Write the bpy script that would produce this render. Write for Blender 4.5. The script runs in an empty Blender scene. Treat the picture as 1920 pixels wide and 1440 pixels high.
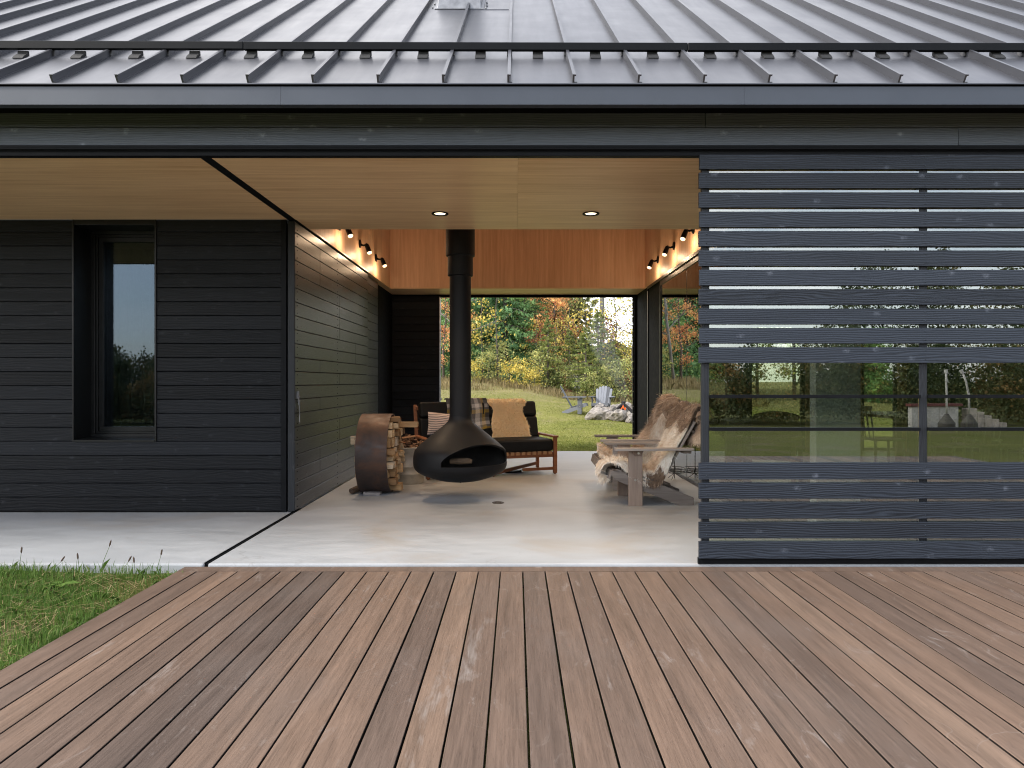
import bpy, math, random
import numpy as np
from mathutils import Vector, Matrix, Euler

rnd = random.Random(7)
rng = np.random.default_rng(11)
SC = bpy.context.scene
COL = SC.collection
R = math.radians
EYE = 1.225
F = 1280.0


def at(px, py, d):
    """point at depth d that the photograph shows at this pixel"""
    return ((px - 968.0) / F * d, d, EYE + (715.0 - py) / F * d)


# ------------------------------------------------------------------ objects
def link(o, parent=None):
    COL.objects.link(o)
    if parent is not None:
        o.parent = parent
    return o


def tag(o, label=None, cat=None, group=None, kind=None):
    if label:
        o['label'] = label
    if cat:
        o['category'] = cat
    if group:
        o['group'] = group
    if kind:
        o['kind'] = kind
    return o


def thing(name, label, cat, loc=(0, 0, 0), rz=0.0, group=None):
    o = bpy.data.objects.new(name, None)
    o.empty_display_size = 0.2
    link(o)
    o.location = loc
    o.rotation_euler = (0, 0, rz)
    return tag(o, label, cat, group)


def copy_tree(o, parent=None):
    c = o.copy()
    COL.objects.link(c)
    c.parent = parent
    for ch in list(o.children):
        copy_tree(ch, c)
    return c


class MB:
    """collects faces; build() links them as one mesh object"""

    def __init__(self):
        self.v = []
        self.f = []
        self.t = []

    def add(self, vs, fs, tone=None):
        b = len(self.v)
        tone = rnd.random() if tone is None else tone
        self.v += [tuple(p) for p in vs]
        for f in fs:
            self.f.append([b + i for i in f])
            self.t.append(tone)
        return self

    def box(self, x0, x1, y0, y1, z0, z1, tone=None):
        vs = [(x, y, z) for z in (z0, z1) for y in (y0, y1) for x in (x0, x1)]
        fs = [(0, 2, 3, 1), (4, 5, 7, 6), (0, 1, 5, 4), (2, 6, 7, 3), (0, 4, 6, 2), (1, 3, 7, 5)]
        return self.add(vs, fs, tone)

    def beam(self, p, q, w, h, up=(0, 0, 1), tone=None):
        p, q, up = Vector(p), Vector(q), Vector(up)
        d = (q - p).normalized()
        s = d.cross(up).normalized()
        u = s.cross(d).normalized()
        vs = []
        for c in (p, q):
            for a, b in ((-1, -1), (1, -1), (1, 1), (-1, 1)):
                vs.append(c + s * (a * w / 2) + u * (b * h / 2))
        fs = [(3, 2, 1, 0), (4, 5, 6, 7), (0, 1, 5, 4), (1, 2, 6, 5), (2, 3, 7, 6), (3, 0, 4, 7)]
        return self.add(vs, fs, tone)

    def prism(self, pts, axis, a, b, tone=None):
        """2-D outline extruded along an axis (0/1/2) from a to b"""
        n = len(pts)

        def mk(u, w, c):
            return (c, u, w) if axis == 0 else (u, c, w) if axis == 1 else (u, w, c)
        vs = [mk(u, w, a) for u, w in pts] + [mk(u, w, b) for u, w in pts]
        fs = [tuple(range(n))[::-1], tuple(range(n, 2 * n))]
        fs += [(i, (i + 1) % n, n + (i + 1) % n, n + i) for i in range(n)]
        return self.add(vs, fs, tone)

    def tube(self, pts, rad, n=8, tone=None, cap=True):
        pts = [Vector(p) for p in pts]
        if not hasattr(rad, '__len__'):
            rad = [rad] * len(pts)
        vs = []
        prev = None
        for i, p in enumerate(pts):
            d = (pts[min(i + 1, len(pts) - 1)] - pts[max(i - 1, 0)]).normalized()
            if prev is None:
                s = d.orthogonal().normalized()
            else:
                s = (prev - d * prev.dot(d)).normalized()
            prev = s
            u = d.cross(s)
            for k in range(n):
                a = 2 * math.pi * k / n
                vs.append(p + (s * math.cos(a) + u * math.sin(a)) * rad[i])
        fs = []
        for i in range(len(pts) - 1):
            for k in range(n):
                fs.append((i * n + k, i * n + (k + 1) % n, (i + 1) * n + (k + 1) % n, (i + 1) * n + k))
        if cap:
            fs.append(tuple(range(n))[::-1])
            fs.append(tuple((len(pts) - 1) * n + k for k in range(n)))
        return self.add(vs, fs, tone)

    def lathe(self, prof, c=(0, 0, 0), n=32, tone=None):
        vs, fs = [], []
        for r, z in prof:
            for k in range(n):
                a = 2 * math.pi * k / n
                vs.append((c[0] + r * math.cos(a), c[1] + r * math.sin(a), c[2] + z))
        for i in range(len(prof) - 1):
            for k in range(n):
                fs.append((i * n + k, i * n + (k + 1) % n, (i + 1) * n + (k + 1) % n, (i + 1) * n + k))
        return self.add(vs, fs, tone)

    def grid(self, fn, nu, nv, tone=None):
        vs = [fn(i / nu, j / nv) for j in range(nv + 1) for i in range(nu + 1)]
        fs = [(j * (nu + 1) + i, j * (nu + 1) + i + 1, (j + 1) * (nu + 1) + i + 1, (j + 1) * (nu + 1) + i)
              for j in range(nv) for i in range(nu)]
        return self.add(vs, fs, tone)

    def build(self, name, mat, parent=None, off=(0, 0, 0), smooth=False, bevel=0.0, seg=2, loc=None):
        off = Vector(loc if loc is not None else off)
        me = bpy.data.meshes.new(name)
        me.from_pydata([tuple(Vector(p) - off) for p in self.v], [], self.f)
        a = me.attributes.new('tone', 'FLOAT', 'FACE')
        a.data.foreach_set('value', self.t)
        me.materials.append(mat)
        if smooth:
            me.polygons.foreach_set('use_smooth', [True] * len(me.polygons))
        me.update()
        o = link(bpy.data.objects.new(name, me), parent)
        if loc is not None:
            o.location = loc
        if bevel:
            b = o.modifiers.new('bevel', 'BEVEL')
            b.width = bevel
            b.segments = seg
            b.limit_method = 'ANGLE'
            b.angle_limit = R(40)
        return o


def sheet_mesh(name, V, nper, mat, tone=None, parent=None, loc=None):
    """fast mesh of N separate n-gons; V has shape (N, nper, 3)"""
    N = V.shape[0]
    me = bpy.data.meshes.new(name)
    me.vertices.add(N * nper)
    me.vertices.foreach_set('co', V.reshape(-1).astype(np.float32))
    me.loops.add(N * nper)
    me.loops.foreach_set('vertex_index', np.arange(N * nper, dtype=np.int32))
    me.polygons.add(N)
    me.polygons.foreach_set('loop_start', np.arange(0, N * nper, nper, dtype=np.int32))
    a = me.attributes.new('tone', 'FLOAT', 'FACE')
    a.data.foreach_set('value', (tone if tone is not None else rng.random(N)).astype(np.float32))
    me.materials.append(mat)
    me.update(calc_edges=True)
    me.validate()
    o = link(bpy.data.objects.new(name, me), parent)
    if loc is not None:
        o.location = loc
    return o


# ---------------------------------------------------------------- materials
class NT:
    def __init__(self, name):
        self.m = bpy.data.materials.new(name)
        self.m.use_nodes = True
        self.nt = self.m.node_tree
        self.b = self.nt.nodes['Principled BSDF']
        self.out = self.nt.nodes['Material Output']

    def n(self, typ, ins=None, **props):
        nd = self.nt.nodes.new('ShaderNode' + typ)
        for k, v in props.items():
            setattr(nd, k, v)
        for k, v in (ins or {}).items():
            s = nd.inputs[k]
            if isinstance(v, bpy.types.NodeSocket):
                self.nt.links.new(v, s)
            else:
                s.default_value = v
        return nd

    def obj(self):
        return self.n('TexCoord').outputs['Object']

    def tone(self):
        return self.n('Attribute', attribute_name='tone').outputs['Fac']

    def math(self, op, a, b=0.0, clamp=False):
        nd = self.n('Math', {0: a, 1: b}, operation=op)
        nd.use_clamp = clamp
        return nd.outputs[0]

    def vec(self, op, a, b):
        return self.n('VectorMath', {0: a, 1: b}, operation=op).outputs[0]

    def noise(self, vec, scale, detail=3.0, rough=0.55, dist=0.0):
        return self.n('TexNoise', {'Vector': vec, 'Scale': scale, 'Detail': detail, 'Roughness': rough,
                                   'Distortion': dist}).outputs['Fac']

    def mapr(self, v, a, b, c=0.0, d=1.0):
        return self.n('MapRange', {0: v, 1: a, 2: b, 3: c, 4: d}).outputs[0]

    def mix(self, f, a, b, mode='MIX'):
        nd = self.n('Mix', data_type='RGBA', blend_type=mode)
        for s, v in ((nd.inputs[0], f), (nd.inputs[6], a), (nd.inputs[7], b)):
            if isinstance(v, bpy.types.NodeSocket):
                self.nt.links.new(v, s)
            else:
                s.default_value = (*v, 1.0) if hasattr(v, '__len__') and len(v) == 3 else v
        return nd.outputs[2]

    def ramp(self, v, stops):
        nd = self.n('ValToRGB', {0: v})
        e = nd.color_ramp.elements
        while len(e) < len(stops):
            e.new(0.5)
        for el, (p, c) in zip(e, stops):
            el.position = p
            el.color = (*c, 1.0)
        return nd.outputs[0]

    def bump(self, h, strength=0.3, dist=0.01):
        nd = self.n('Bump', {'Height': h, 'Strength': strength, 'Distance': dist})
        self.nt.links.new(nd.outputs[0], self.b.inputs['Normal'])

    def set(self, **k):
        names = {'color': 'Base Color', 'rough': 'Roughness', 'metal': 'Metallic', 'spec': 'Specular IOR Level',
                 'coat': 'Coat Weight', 'coatr': 'Coat Roughness', 'sheen': 'Sheen Weight', 'ior': 'IOR'}
        for a, v in k.items():
            s = self.b.inputs[names[a]]
            if isinstance(v, bpy.types.NodeSocket):
                self.nt.links.new(v, s)
            else:
                s.default_value = (*v, 1.0) if hasattr(v, '__len__') and len(v) == 3 else v
        return self

    def seeded(self, amt=(31.7, 57.1, 83.3)):
        sv = self.n('VectorMath', {0: self.n('CombineXYZ', {0: self.tone(), 1: self.tone(), 2: self.tone()}).outputs[0],
                                   1: amt}, operation='MULTIPLY').outputs[0]
        return self.vec('ADD', self.obj(), sv)


def aniso(axis, along, across):
    s = [across] * 3
    s[axis] = along
    return tuple(s)


def charred(name, axis, dark=(0.010, 0.011, 0.013), light=(0.034, 0.037, 0.043), knot=(0.10, 0.105, 0.115),
            rough=0.5, knots=1.0, cathedral=0.5, bump=0.55, spec=0.42):
    m = NT(name)
    c = m.seeded()
    warp = m.noise(m.vec('MULTIPLY', c, aniso(axis, 1.5, 9)), 1.0, 3.0, 0.5)
    fine = m.noise(m.vec('MULTIPLY', c, aniso(axis, 7, 230)), 1.0, 5.0, 0.72)
    broad = m.noise(m.vec('MULTIPLY', c, aniso(axis, 1.2, 16)), 1.0, 3.0)
    cross = [1, 1, 1]
    cross[axis] = 0
    sep = m.n('VectorMath', {0: c, 1: tuple(cross)}, operation='DOT_PRODUCT').outputs['Value']
    ph = m.math('ADD', m.math('MULTIPLY', sep, 430.0), m.math('MULTIPLY', warp, m.math('ADD', 8.0, m.math('MULTIPLY', m.math('FRACT', m.math('MULTIPLY', m.tone(), 7.3)), 46.0))))
    ring = m.mapr(m.math('SINE', ph), -1, 1)
    sp3 = m.n('SeparateXYZ', {0: c}).outputs
    ua, ub = (sp3[0], sp3[2]) if axis == 0 else (sp3[1], sp3[2]) if axis == 1 else (sp3[2], sp3[0])
    kv = m.n('CombineXYZ', {0: m.math('MULTIPLY', ua, 4.2), 1: m.math('MULTIPLY', ub, 7.0)}).outputs[0]
    kn = m.n('TexVoronoi', {'Vector': kv, 'Scale': 1.0, 'Randomness': 1.0}, voronoi_dimensions='2D')
    keep = m.math('GREATER_THAN', m.n('SeparateColor', {0: kn.outputs['Color']}).outputs[0], 0.58)
    wob = m.math('ADD', kn.outputs['Distance'], m.math('MULTIPLY', m.math('SUBTRACT', m.noise(c, 60.0, 3.0), 0.5), 0.16))
    kmask = m.math('MULTIPLY', m.mapr(wob, 0.135, 0.03), keep)
    kmask = m.math('MULTIPLY', kmask, m.mapr(m.noise(c, 45.0, 3.0), 0.4, 0.65, 0.15, 1.0))
    f = m.math('ADD', m.math('MULTIPLY', fine, 0.55), m.math('MULTIPLY', m.math('MULTIPLY', ring, broad), cathedral))
    f = m.mapr(m.math('ADD', f, m.math('MULTIPLY', m.tone(), 0.36)), 0.25, 0.95)
    col = m.mix(f, dark, light)
    col = m.mix(m.math('MULTIPLY', kmask, 0.7 * knots), col, knot)
    scr = m.mapr(m.noise(m.vec('MULTIPLY', c, aniso(axis, 9, 30)), 1.0, 5.0, 0.7), 0.68, 0.8)
    col = m.mix(m.math('MULTIPLY', scr, 0.35), col, knot)
    m.set(color=col, rough=m.mapr(fine, 0.2, 0.8, rough - 0.12, rough + 0.15), spec=spec)
    m.bump(m.math('ADD', m.math('MULTIPLY', fine, 0.6), m.math('MULTIPLY', ring, 0.5)), bump, 0.0035)
    return m.m


def wood(name, axis, c1, c2, rough=0.5, fine_s=120, along=3.0, seeded=True, bump=0.25, tonevar=0.3, spec=0.4):
    m = NT(name)
    c = m.seeded() if seeded else m.obj()
    fine = m.noise(m.vec('MULTIPLY', c, aniso(axis, along, fine_s)), 1.0, 4.0, 0.6)
    broad = m.noise(m.vec('MULTIPLY', c, aniso(axis, along * 0.4, fine_s * 0.14)), 1.0, 3.0, 0.6, 0.6)
    f = m.math('ADD', m.math('MULTIPLY', fine, 0.5), m.math('MULTIPLY', broad, 0.6))
    f = m.math('ADD', f, m.math('MULTIPLY', m.math('SUBTRACT', m.tone(), 0.5), tonevar))
    m.set(color=m.mix(m.mapr(f, 0.3, 0.8), c1, c2), rough=rough, spec=spec)
    m.bump(fine, bump, 0.002)
    return m.m


def plain(name, color, rough=0.5, metal=0.0, spec=0.5, var=0.25, scale=14.0, bump=0.0):
    m = NT(name)
    nz = m.noise(m.obj(), scale, 4.0)
    lo = tuple(c * (1 - var) for c in color)
    hi = tuple(min(1, c * (1 + var)) for c in color)
    m.set(color=m.mix(m.mapr(nz, 0.3, 0.7), lo, hi), rough=m.mapr(nz, 0.3, 0.7, max(0, rough - 0.06), rough + 0.06),
          metal=metal, spec=spec)
    if bump:
        m.bump(m.noise(m.obj(), scale * 8, 3.0), bump, 0.004)
    return m.m


def glow(name, color, strength):
    m = NT(name)
    e = m.n('Emission', {'Color': (*color, 1), 'Strength': strength})
    m.nt.links.new(e.outputs[0], m.out.inputs[0])
    return m.m


def glass(name, refl=0.18, tint=(0.80, 0.86, 0.82), rough=0.0, wav=0.0, k=0.75, coat=(0.93, 0.97, 1.0)):
    m = NT(name)
    tr = m.n('BsdfTransparent', {'Color': (*tint, 1)})
    gl = m.n('BsdfGlossy', {'Color': (*coat, 1), 'Roughness': rough})
    lw = m.n('LayerWeight', {'Blend': 0.25})
    fac = m.math('ADD', refl, m.math('MULTIPLY', lw.outputs['Fresnel'], k), clamp=True)
    if wav:
        nz = m.noise(m.vec('MULTIPLY', m.obj(), (1.0, 1.0, 0.6)), 1.1, 1.0)
        bp = m.n('Bump', {'Height': nz, 'Strength': wav, 'Distance': 0.02})
        m.nt.links.new(bp.outputs[0], gl.inputs['Normal'])
    mx = m.n('MixShader', {0: fac, 1: tr.outputs[0], 2: gl.outputs[0]})
    m.nt.links.new(mx.outputs[0], m.out.inputs[0])
    return m.m


def foliage(name, stops, trans=0.3, rough=0.6):
    m = NT(name)
    nz = m.noise(m.obj(), 1.1, 2.0)
    t = m.math('ADD', m.math('MULTIPLY', m.tone(), 0.75), m.math('MULTIPLY', m.math('SUBTRACT', nz, 0.37), 0.8), clamp=True)
    col = m.ramp(t, stops)
    m.set(color=col, rough=rough, spec=0.25)
    tl = m.n('BsdfTranslucent', {'Color': col})
    mx = m.n('MixShader', {0: trans, 1: m.b.outputs[0], 2: tl.outputs[0]})
    m.nt.links.new(mx.outputs[0], m.out.inputs[0])
    return m.m


M = {}
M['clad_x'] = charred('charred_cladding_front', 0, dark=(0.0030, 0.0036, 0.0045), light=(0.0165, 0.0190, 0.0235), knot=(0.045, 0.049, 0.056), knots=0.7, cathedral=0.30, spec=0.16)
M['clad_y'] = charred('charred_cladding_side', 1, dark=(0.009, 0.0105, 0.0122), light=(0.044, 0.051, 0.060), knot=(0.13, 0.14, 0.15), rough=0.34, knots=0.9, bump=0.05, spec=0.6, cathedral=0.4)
M['slat'] = charred('charred_slats', 0, dark=(0.0050, 0.0068, 0.0100), light=(0.0290, 0.0370, 0.0510), knot=(0.115, 0.130, 0.160), rough=0.48, knots=1.0, cathedral=0.95, spec=0.3)
M['header'] = charred('charred_header_boards_lightened', 0, dark=(0.045, 0.053, 0.063), light=(0.150, 0.172, 0.205), knot=(0.30, 0.33, 0.37), rough=0.5, knots=0.9, cathedral=0.25, spec=0.3)  # same charred wood as the slats, colour lightened to offset the eave's shade
M['post'] = charred('charred_posts', 2, dark=(0.006, 0.007, 0.009), light=(0.020, 0.023, 0.028), knot=(.06,.063,.07), knots=0.5, spec=0.3)
M['black'] = plain('black_void_paint', (0.0022, 0.0022, 0.0025), 0.75, var=0.2, spec=0.12)
M['blacksteel'] = plain('black_powder_coat', (0.0055, 0.0062, 0.0074), 0.5, var=0.2, scale=6, spec=0.10)
M['frame'] = plain('black_window_frame', (0.005, 0.0056, 0.006), 0.38, var=0.15, spec=0.35)
M['alu'] = plain('bare_aluminium_edge', (0.42, 0.43, 0.44), 0.4, metal=0.8, var=0.15)


def roof_metal():
    m = NT('dark_grey_standing_seam_metal')
    c = m.obj()
    nz = m.noise(m.vec('MULTIPLY', c, (2.2, 0.5, 0.5)), 1.0, 3.0)
    nz2 = m.noise(c, 3.0, 3.0)
    dirt = m.noise(m.vec('MULTIPLY', c, (14, 1.5, 1.5)), 1.0, 4.0)
    m.set(color=m.mix(nz2, (0.024, 0.0245, 0.0280), (0.038, 0.0385, 0.044)), rough=m.mapr(m.math('ADD', m.math('MULTIPLY', dirt, 0.4), m.math('MULTIPLY', nz2, 0.6)), 0.3, 0.7, 0.33, 0.43), metal=0.0, spec=0.85)
    m.b.inputs['Specular Tint'].default_value = (.90, .93, 1.0, 1)
    m.bump(nz, 0.25, 0.03)
    return m.m


M['roof'] = roof_metal()
M['fascia'] = plain('blue_grey_fascia_metal', (0.036, 0.044, 0.058), 0.42, metal=0.1, var=0.12, scale=3)
M['zinc'] = plain('galvanised_flashing', (0.20, 0.205, 0.215), 0.45, metal=0.6, var=0.25)


def ply(name, axis, c1, c2, rough=0.38):
    m = NT(name)
    c = m.seeded()
    a = m.noise(m.vec('MULTIPLY', c, aniso(axis, 0.9, 24)), 1.0, 4.0, 0.6, 0.4)
    b = m.noise(m.vec('MULTIPLY', c, aniso(axis, 5, 130)), 1.0, 3.0, 0.6)
    p = m.noise(m.vec('MULTIPLY', c, aniso(axis, 0.6, 3.0)), 1.0, 2.0)
    f = m.math('ADD', m.math('ADD', m.math('MULTIPLY', a, 0.55), m.math('MULTIPLY', b, 0.25)), m.math('MULTIPLY', p, 0.25))
    f = m.math('ADD', f, m.math('MULTIPLY', m.math('SUBTRACT', m.tone(), 0.5), 0.12))
    m.set(color=m.mix(m.mapr(f, 0.36, 0.69), c1, c2), rough=rough, spec=0.35)
    return m.m


M['ply_x'] = ply('clear_fir_plywood_ceiling', 0, (0.60, 0.355, 0.175), (0.88, 0.62, 0.375))
M['ply_z'] = ply('clear_fir_plywood_wall', 2, (0.60, 0.345, 0.195), (0.84, 0.57, 0.37), 0.5)


def concrete():
    m = NT('trowelled_pale_concrete')
    c = m.obj()
    big = m.noise(m.vec('MULTIPLY', c, (0.7, 1.3, 1)), 1.0, 5.0, 0.6, 0.8)
    mid = m.noise(m.vec('MULTIPLY', c, (2.0, 6.0, 2)), 1.0, 5.0, 0.62, 1.2)
    fine = m.noise(c, 120.0, 5.0, 0.8)
    stain = m.mapr(m.noise(m.vec('ADD', c, (7.3, 2.2, 0)), 0.9, 5.0, 0.6, 0.6), 0.54, 0.74)
    f = m.math('ADD', m.math('ADD', m.math('MULTIPLY', big, 0.45), m.math('MULTIPLY', mid, 0.34)), m.math('MULTIPLY', fine, 0.34))
    col = m.mix(m.mapr(f, 0.34, 0.80), (0.245, 0.255, 0.265), (0.425, 0.438, 0.450))
    col = m.mix(m.math('MULTIPLY', stain, 0.45), col, (0.29, 0.225, 0.15))
    vv = m.n('TexVoronoi', {'Vector': m.vec('ADD', m.vec('MULTIPLY', c, (0.8, 1.1, 1)), m.n('TexNoise', {'Vector': c, 'Scale': 1.7, 'Detail': 4.0}).outputs['Color']), 'Scale': 0.9}, feature='DISTANCE_TO_EDGE')
    crack = m.math('MULTIPLY', m.mapr(vv.outputs[0], 0.006, 0.0), m.mapr(m.noise(c, 0.8, 1.0), 0.52, 0.6))
    col = m.mix(m.math('MULTIPLY', crack, 0.3), col, (0.14, 0.13, 0.12))
    m.set(color=col, rough=m.mapr(mid, 0.3, 0.7, 0.34, 0.52), spec=0.45)
    m.bump(m.math('ADD', mid, m.math('MULTIPLY', fine, 0.3)), 0.12, 0.004)
    return m.m


M['concrete'] = concrete()


def deck_mat():
    m = NT('weathered_hardwood_decking')
    c = m.seeded()
    t = m.tone()
    fine = m.noise(m.vec('MULTIPLY', c, (150, 4.5, 60)), 1.0, 4.0, 0.65)
    broad = m.noise(m.vec('MULTIPLY', c, (18, 1.1, 8)), 1.0, 4.0, 0.6, 0.8)
    pores = m.mapr(m.noise(m.vec('MULTIPLY', c, (320, 22, 60)), 1.0, 2.0), 0.60, 0.72)
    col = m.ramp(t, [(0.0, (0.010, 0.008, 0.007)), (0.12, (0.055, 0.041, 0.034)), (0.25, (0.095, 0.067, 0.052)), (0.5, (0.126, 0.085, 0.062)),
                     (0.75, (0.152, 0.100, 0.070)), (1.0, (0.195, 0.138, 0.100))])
    f = m.mapr(m.math('ADD', m.math('MULTIPLY', fine, 0.55), m.math('MULTIPLY', broad, 0.6)), 0.28, 0.88, 0.48, 1.55)
    col = m.mix(1.0, col, m.n('CombineColor', {0: f, 1: f, 2: f}).outputs[0], 'MULTIPLY')
    col = m.mix(m.math('MULTIPLY', pores, 0.35), col, (0.035, 0.022, 0.016))
    o = m.obj()
    # worn grey patches, pale scuffs and dried splashes lying across the boards
    grey = m.mapr(m.noise(m.vec('MULTIPLY', o, (1.2, 0.9, 1)), 1.0, 4.0, 0.6), 0.50, 0.72)
    col = m.mix(m.math('MULTIPLY', grey, 0.35), col, (0.135, 0.112, 0.098))
    sc = m.mapr(m.noise(m.vec('MULTIPLY', c, (11, 4, 5)), 1.0, 6.0, 0.72, 1.0), 0.58, 0.72)
    sc = m.math('MULTIPLY', sc, m.mapr(m.noise(o, 1.4, 2.0), 0.44, 0.62))
    col = m.mix(m.math('MULTIPLY', sc, 0.6), col, (0.29, 0.255, 0.23))
    sp = m.mapr(m.noise(m.vec('MULTIPLY', c, (2.6, 0.9, 1)), 1.0, 6.0, 0.70, 0.5), 0.635, 0.76)
    col = m.mix(m.math('MULTIPLY', sp, m.mapr(fine, 0.3, 0.7, 0.3, 0.75)), col, (0.33, 0.30, 0.275))
    thread = m.n('TexVoronoi', {'Vector': m.vec('ADD', m.vec('MULTIPLY', o, (1.6, 1.6, 1)), m.n('TexNoise', {'Vector': o, 'Scale': 2.4, 'Detail': 3.0}).outputs['Color']), 'Scale': 1.3}, feature='DISTANCE_TO_EDGE')
    th = m.math('MULTIPLY', m.mapr(thread.outputs[0], 0.008, 0.001), m.mapr(m.noise(o, 1.9, 2.0), 0.55, 0.68))
    col = m.mix(m.math('MULTIPLY', th, 0.35), col, (0.28, 0.24, 0.21))
    m.set(color=col, rough=m.mapr(fine, 0.3, 0.7, 0.5, 0.68), spec=0.35)
    m.bump(m.math('SUBTRACT', fine, m.math('MULTIPLY', pores, 0.5)), 0.35, 0.0025)
    return m.m


M['deck'] = deck_mat()


def rust():
    m = NT('rusted_steel_band')
    c = m.obj()
    a = m.noise(c, 4.5, 6.0, 0.65, 0.5)
    b = m.noise(m.vec('MULTIPLY', c, (7, 7, 20)), 1.0, 5.0, 0.7)
    zz = m.n('SeparateXYZ', {0: c}).outputs[2]
    f = m.math('ADD', m.math('ADD', m.math('MULTIPLY', a, 0.7), m.math('MULTIPLY', b, 0.25)), m.math('MULTIPLY', zz, 0.22))
    col = m.ramp(f, [(0.36, (0.020, 0.016, 0.016)), (0.52, (0.040, 0.026, 0.022)), (0.68, (0.082, 0.040, 0.024)), (0.86, (0.17, 0.085, 0.048))])
    m.set(color=col, rough=m.mapr(b, 0.3, 0.7, 0.42, 0.75), metal=0.25)
    m.bump(b, 0.25, 0.004)
    return m.m


M['rust'] = rust()
M['firebowl'] = plain('matt_black_stove_steel', (0.0070, 0.0070, 0.0080), 0.56, var=0.25, scale=5, spec=0.22, bump=0.04)
M['firebox'] = plain('sooty_firebox_lining', (0.030, 0.028, 0.027), 0.8, var=0.4, scale=9, bump=0.3)
M['ash'] = plain('grey_ash_and_char', (0.20, 0.19, 0.19), 0.95, var=0.7, scale=22, bump=0.6)
M['charlog'] = wood('half_burnt_log', 0, (0.03, 0.022, 0.017), (0.20, 0.13, 0.075), 0.85, 60, 4)


def logmat():
    m = NT('split_firewood')
    c = m.seeded()
    t = m.tone()
    fine = m.noise(m.vec('MULTIPLY', c, (5, 70, 70)), 1.0, 4.0, 0.65)
    ends = m.noise(m.vec('MULTIPLY', c, (4, 26, 40)), 1.0, 3.0)
    col = m.ramp(t, [(0.0, (0.22, 0.125, 0.06)), (0.25, (0.36, 0.22, 0.11)), (0.6, (0.52, 0.35, 0.19)), (0.85, (0.60, 0.45, 0.28)), (1.0, (0.44, 0.36, 0.28))])
    f = m.mapr(m.math('ADD', m.math('MULTIPLY', fine, 0.6), m.math('MULTIPLY', ends, 0.4)), 0.25, 0.75, 0.45, 1.25)
    col = m.mix(1.0, col, m.n('CombineColor', {0: f, 1: f, 2: f}).outputs[0], 'MULTIPLY')
    m.set(color=col, rough=0.8, spec=0.2)
    m.bump(fine, 0.7, 0.006)
    return m.m


M['log'] = logmat()
M['bark'] = wood('rough_log_bark', 0, (0.035, 0.024, 0.018), (0.14, 0.095, 0.065), 0.9, 60, 12, bump=1.0)
M['kindling'] = wood('bark_kindling', 0, (0.06, 0.03, 0.017), (0.26, 0.145, 0.08), 0.85, 70, 9, tonevar=0.9)
M['bucket'] = plain('dull_galvanised_bucket', (0.40, 0.365, 0.31), 0.5, metal=0.25, var=0.25, scale=7)
M['teak'] = wood('oiled_red_brown_teak', 0, (0.145, 0.048, 0.019), (0.29, 0.115, 0.048), 0.4, 60, 4)
M['leather'] = plain('black_sofa_upholstery', (0.0065, 0.0063, 0.006), 0.6, var=0.3, scale=9, bump=0.15, spec=0.2)
M['web'] = plain('tan_sofa_webbing', (0.34, 0.185, 0.085), 0.7, var=0.25)


def fleece(name, stops, scale=3.0):
    m = NT(name)
    c = m.obj()
    nz = m.noise(c, scale, 3.0, 0.6, 0.4)
    t = m.math('ADD', m.math('MULTIPLY', nz, 0.3), m.math('MULTIPLY', m.tone(), 0.85), clamp=True)
    col = m.ramp(t, stops)
    m.set(color=col, rough=0.9, spec=0.15, sheen=0.25)
    return m.m


M['sheep'] = fleece('golden_sheepskin', [(0.0, (0.74, 0.49, 0.23)), (0.35, (0.89, 0.65, 0.35)), (0.7, (0.95, 0.77, 0.48)), (1.0, (0.97, 0.88, 0.70))], 9)
M['fur'] = fleece('brown_and_cream_reindeer_fur', [(0.0, (0.040, 0.026, 0.018)), (0.25, (0.125, 0.080, 0.053)), (0.45, (0.30, 0.205, 0.14)), (0.66, (0.66, 0.53, 0.40)), (1.0, (0.93, 0.90, 0.83))], 5)


def plaid():
    m = NT('mustard_and_grey_plaid_wool')
    x = m.n('Attribute', attribute_name='pu').outputs['Fac']
    y = m.n('Attribute', attribute_name='pv').outputs['Fac']

    def band(v, per, stops):
        fr = m.math('FRACT', m.math('DIVIDE', v, per))
        nd = m.n('ValToRGB', {0: fr})
        nd.color_ramp.interpolation = 'CONSTANT'
        e = nd.color_ramp.elements
        while len(e) < len(stops):
            e.new(0.5)
        for el, (p, c) in zip(e, stops):
            el.position = p
            el.color = (*c, 1)
        return nd.outputs[0]
    S = [(0.0, (0.03, 0.03, 0.032)), (0.26, (0.17, 0.165, 0.165)), (0.48, (0.62, 0.59, 0.56)), (0.68, (0.17, 0.165, 0.165)), (0.80, (0.36, 0.235, 0.03))]
    col = m.mix(0.5, band(x, 0.26, S), band(y, 0.26, S))
    nz = m.noise(m.obj(), 150, 2.0)
    col = m.mix(m.mapr(nz, 0.3, 0.7, 0, 0.4), col, (0.05, 0.045, 0.04))
    m.set(color=col, rough=0.95, spec=0.1, sheen=0.3)
    m.bump(nz, 0.4, 0.004)
    return m.m


M['plaid'] = plaid()


def stripes():
    m = NT('cream_cushion_with_thin_dark_stripes')
    c = m.obj()
    s = m.n('SeparateXYZ', {0: c})
    w = m.noise(m.vec('MULTIPLY', c, (9, 9, 4)), 1.0, 2.0)
    ph = m.math('ADD', m.math('MULTIPLY', s.outputs[2], 2 * math.pi / 0.024), m.math('MULTIPLY', w, 5.0))
    st = m.math('GREATER_THAN', m.math('SINE', ph), 0.55)
    m.set(color=m.mix(st, (0.64, 0.52, 0.46), (0.05, 0.045, 0.05)), rough=0.9, spec=0.15)
    return m.m


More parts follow.
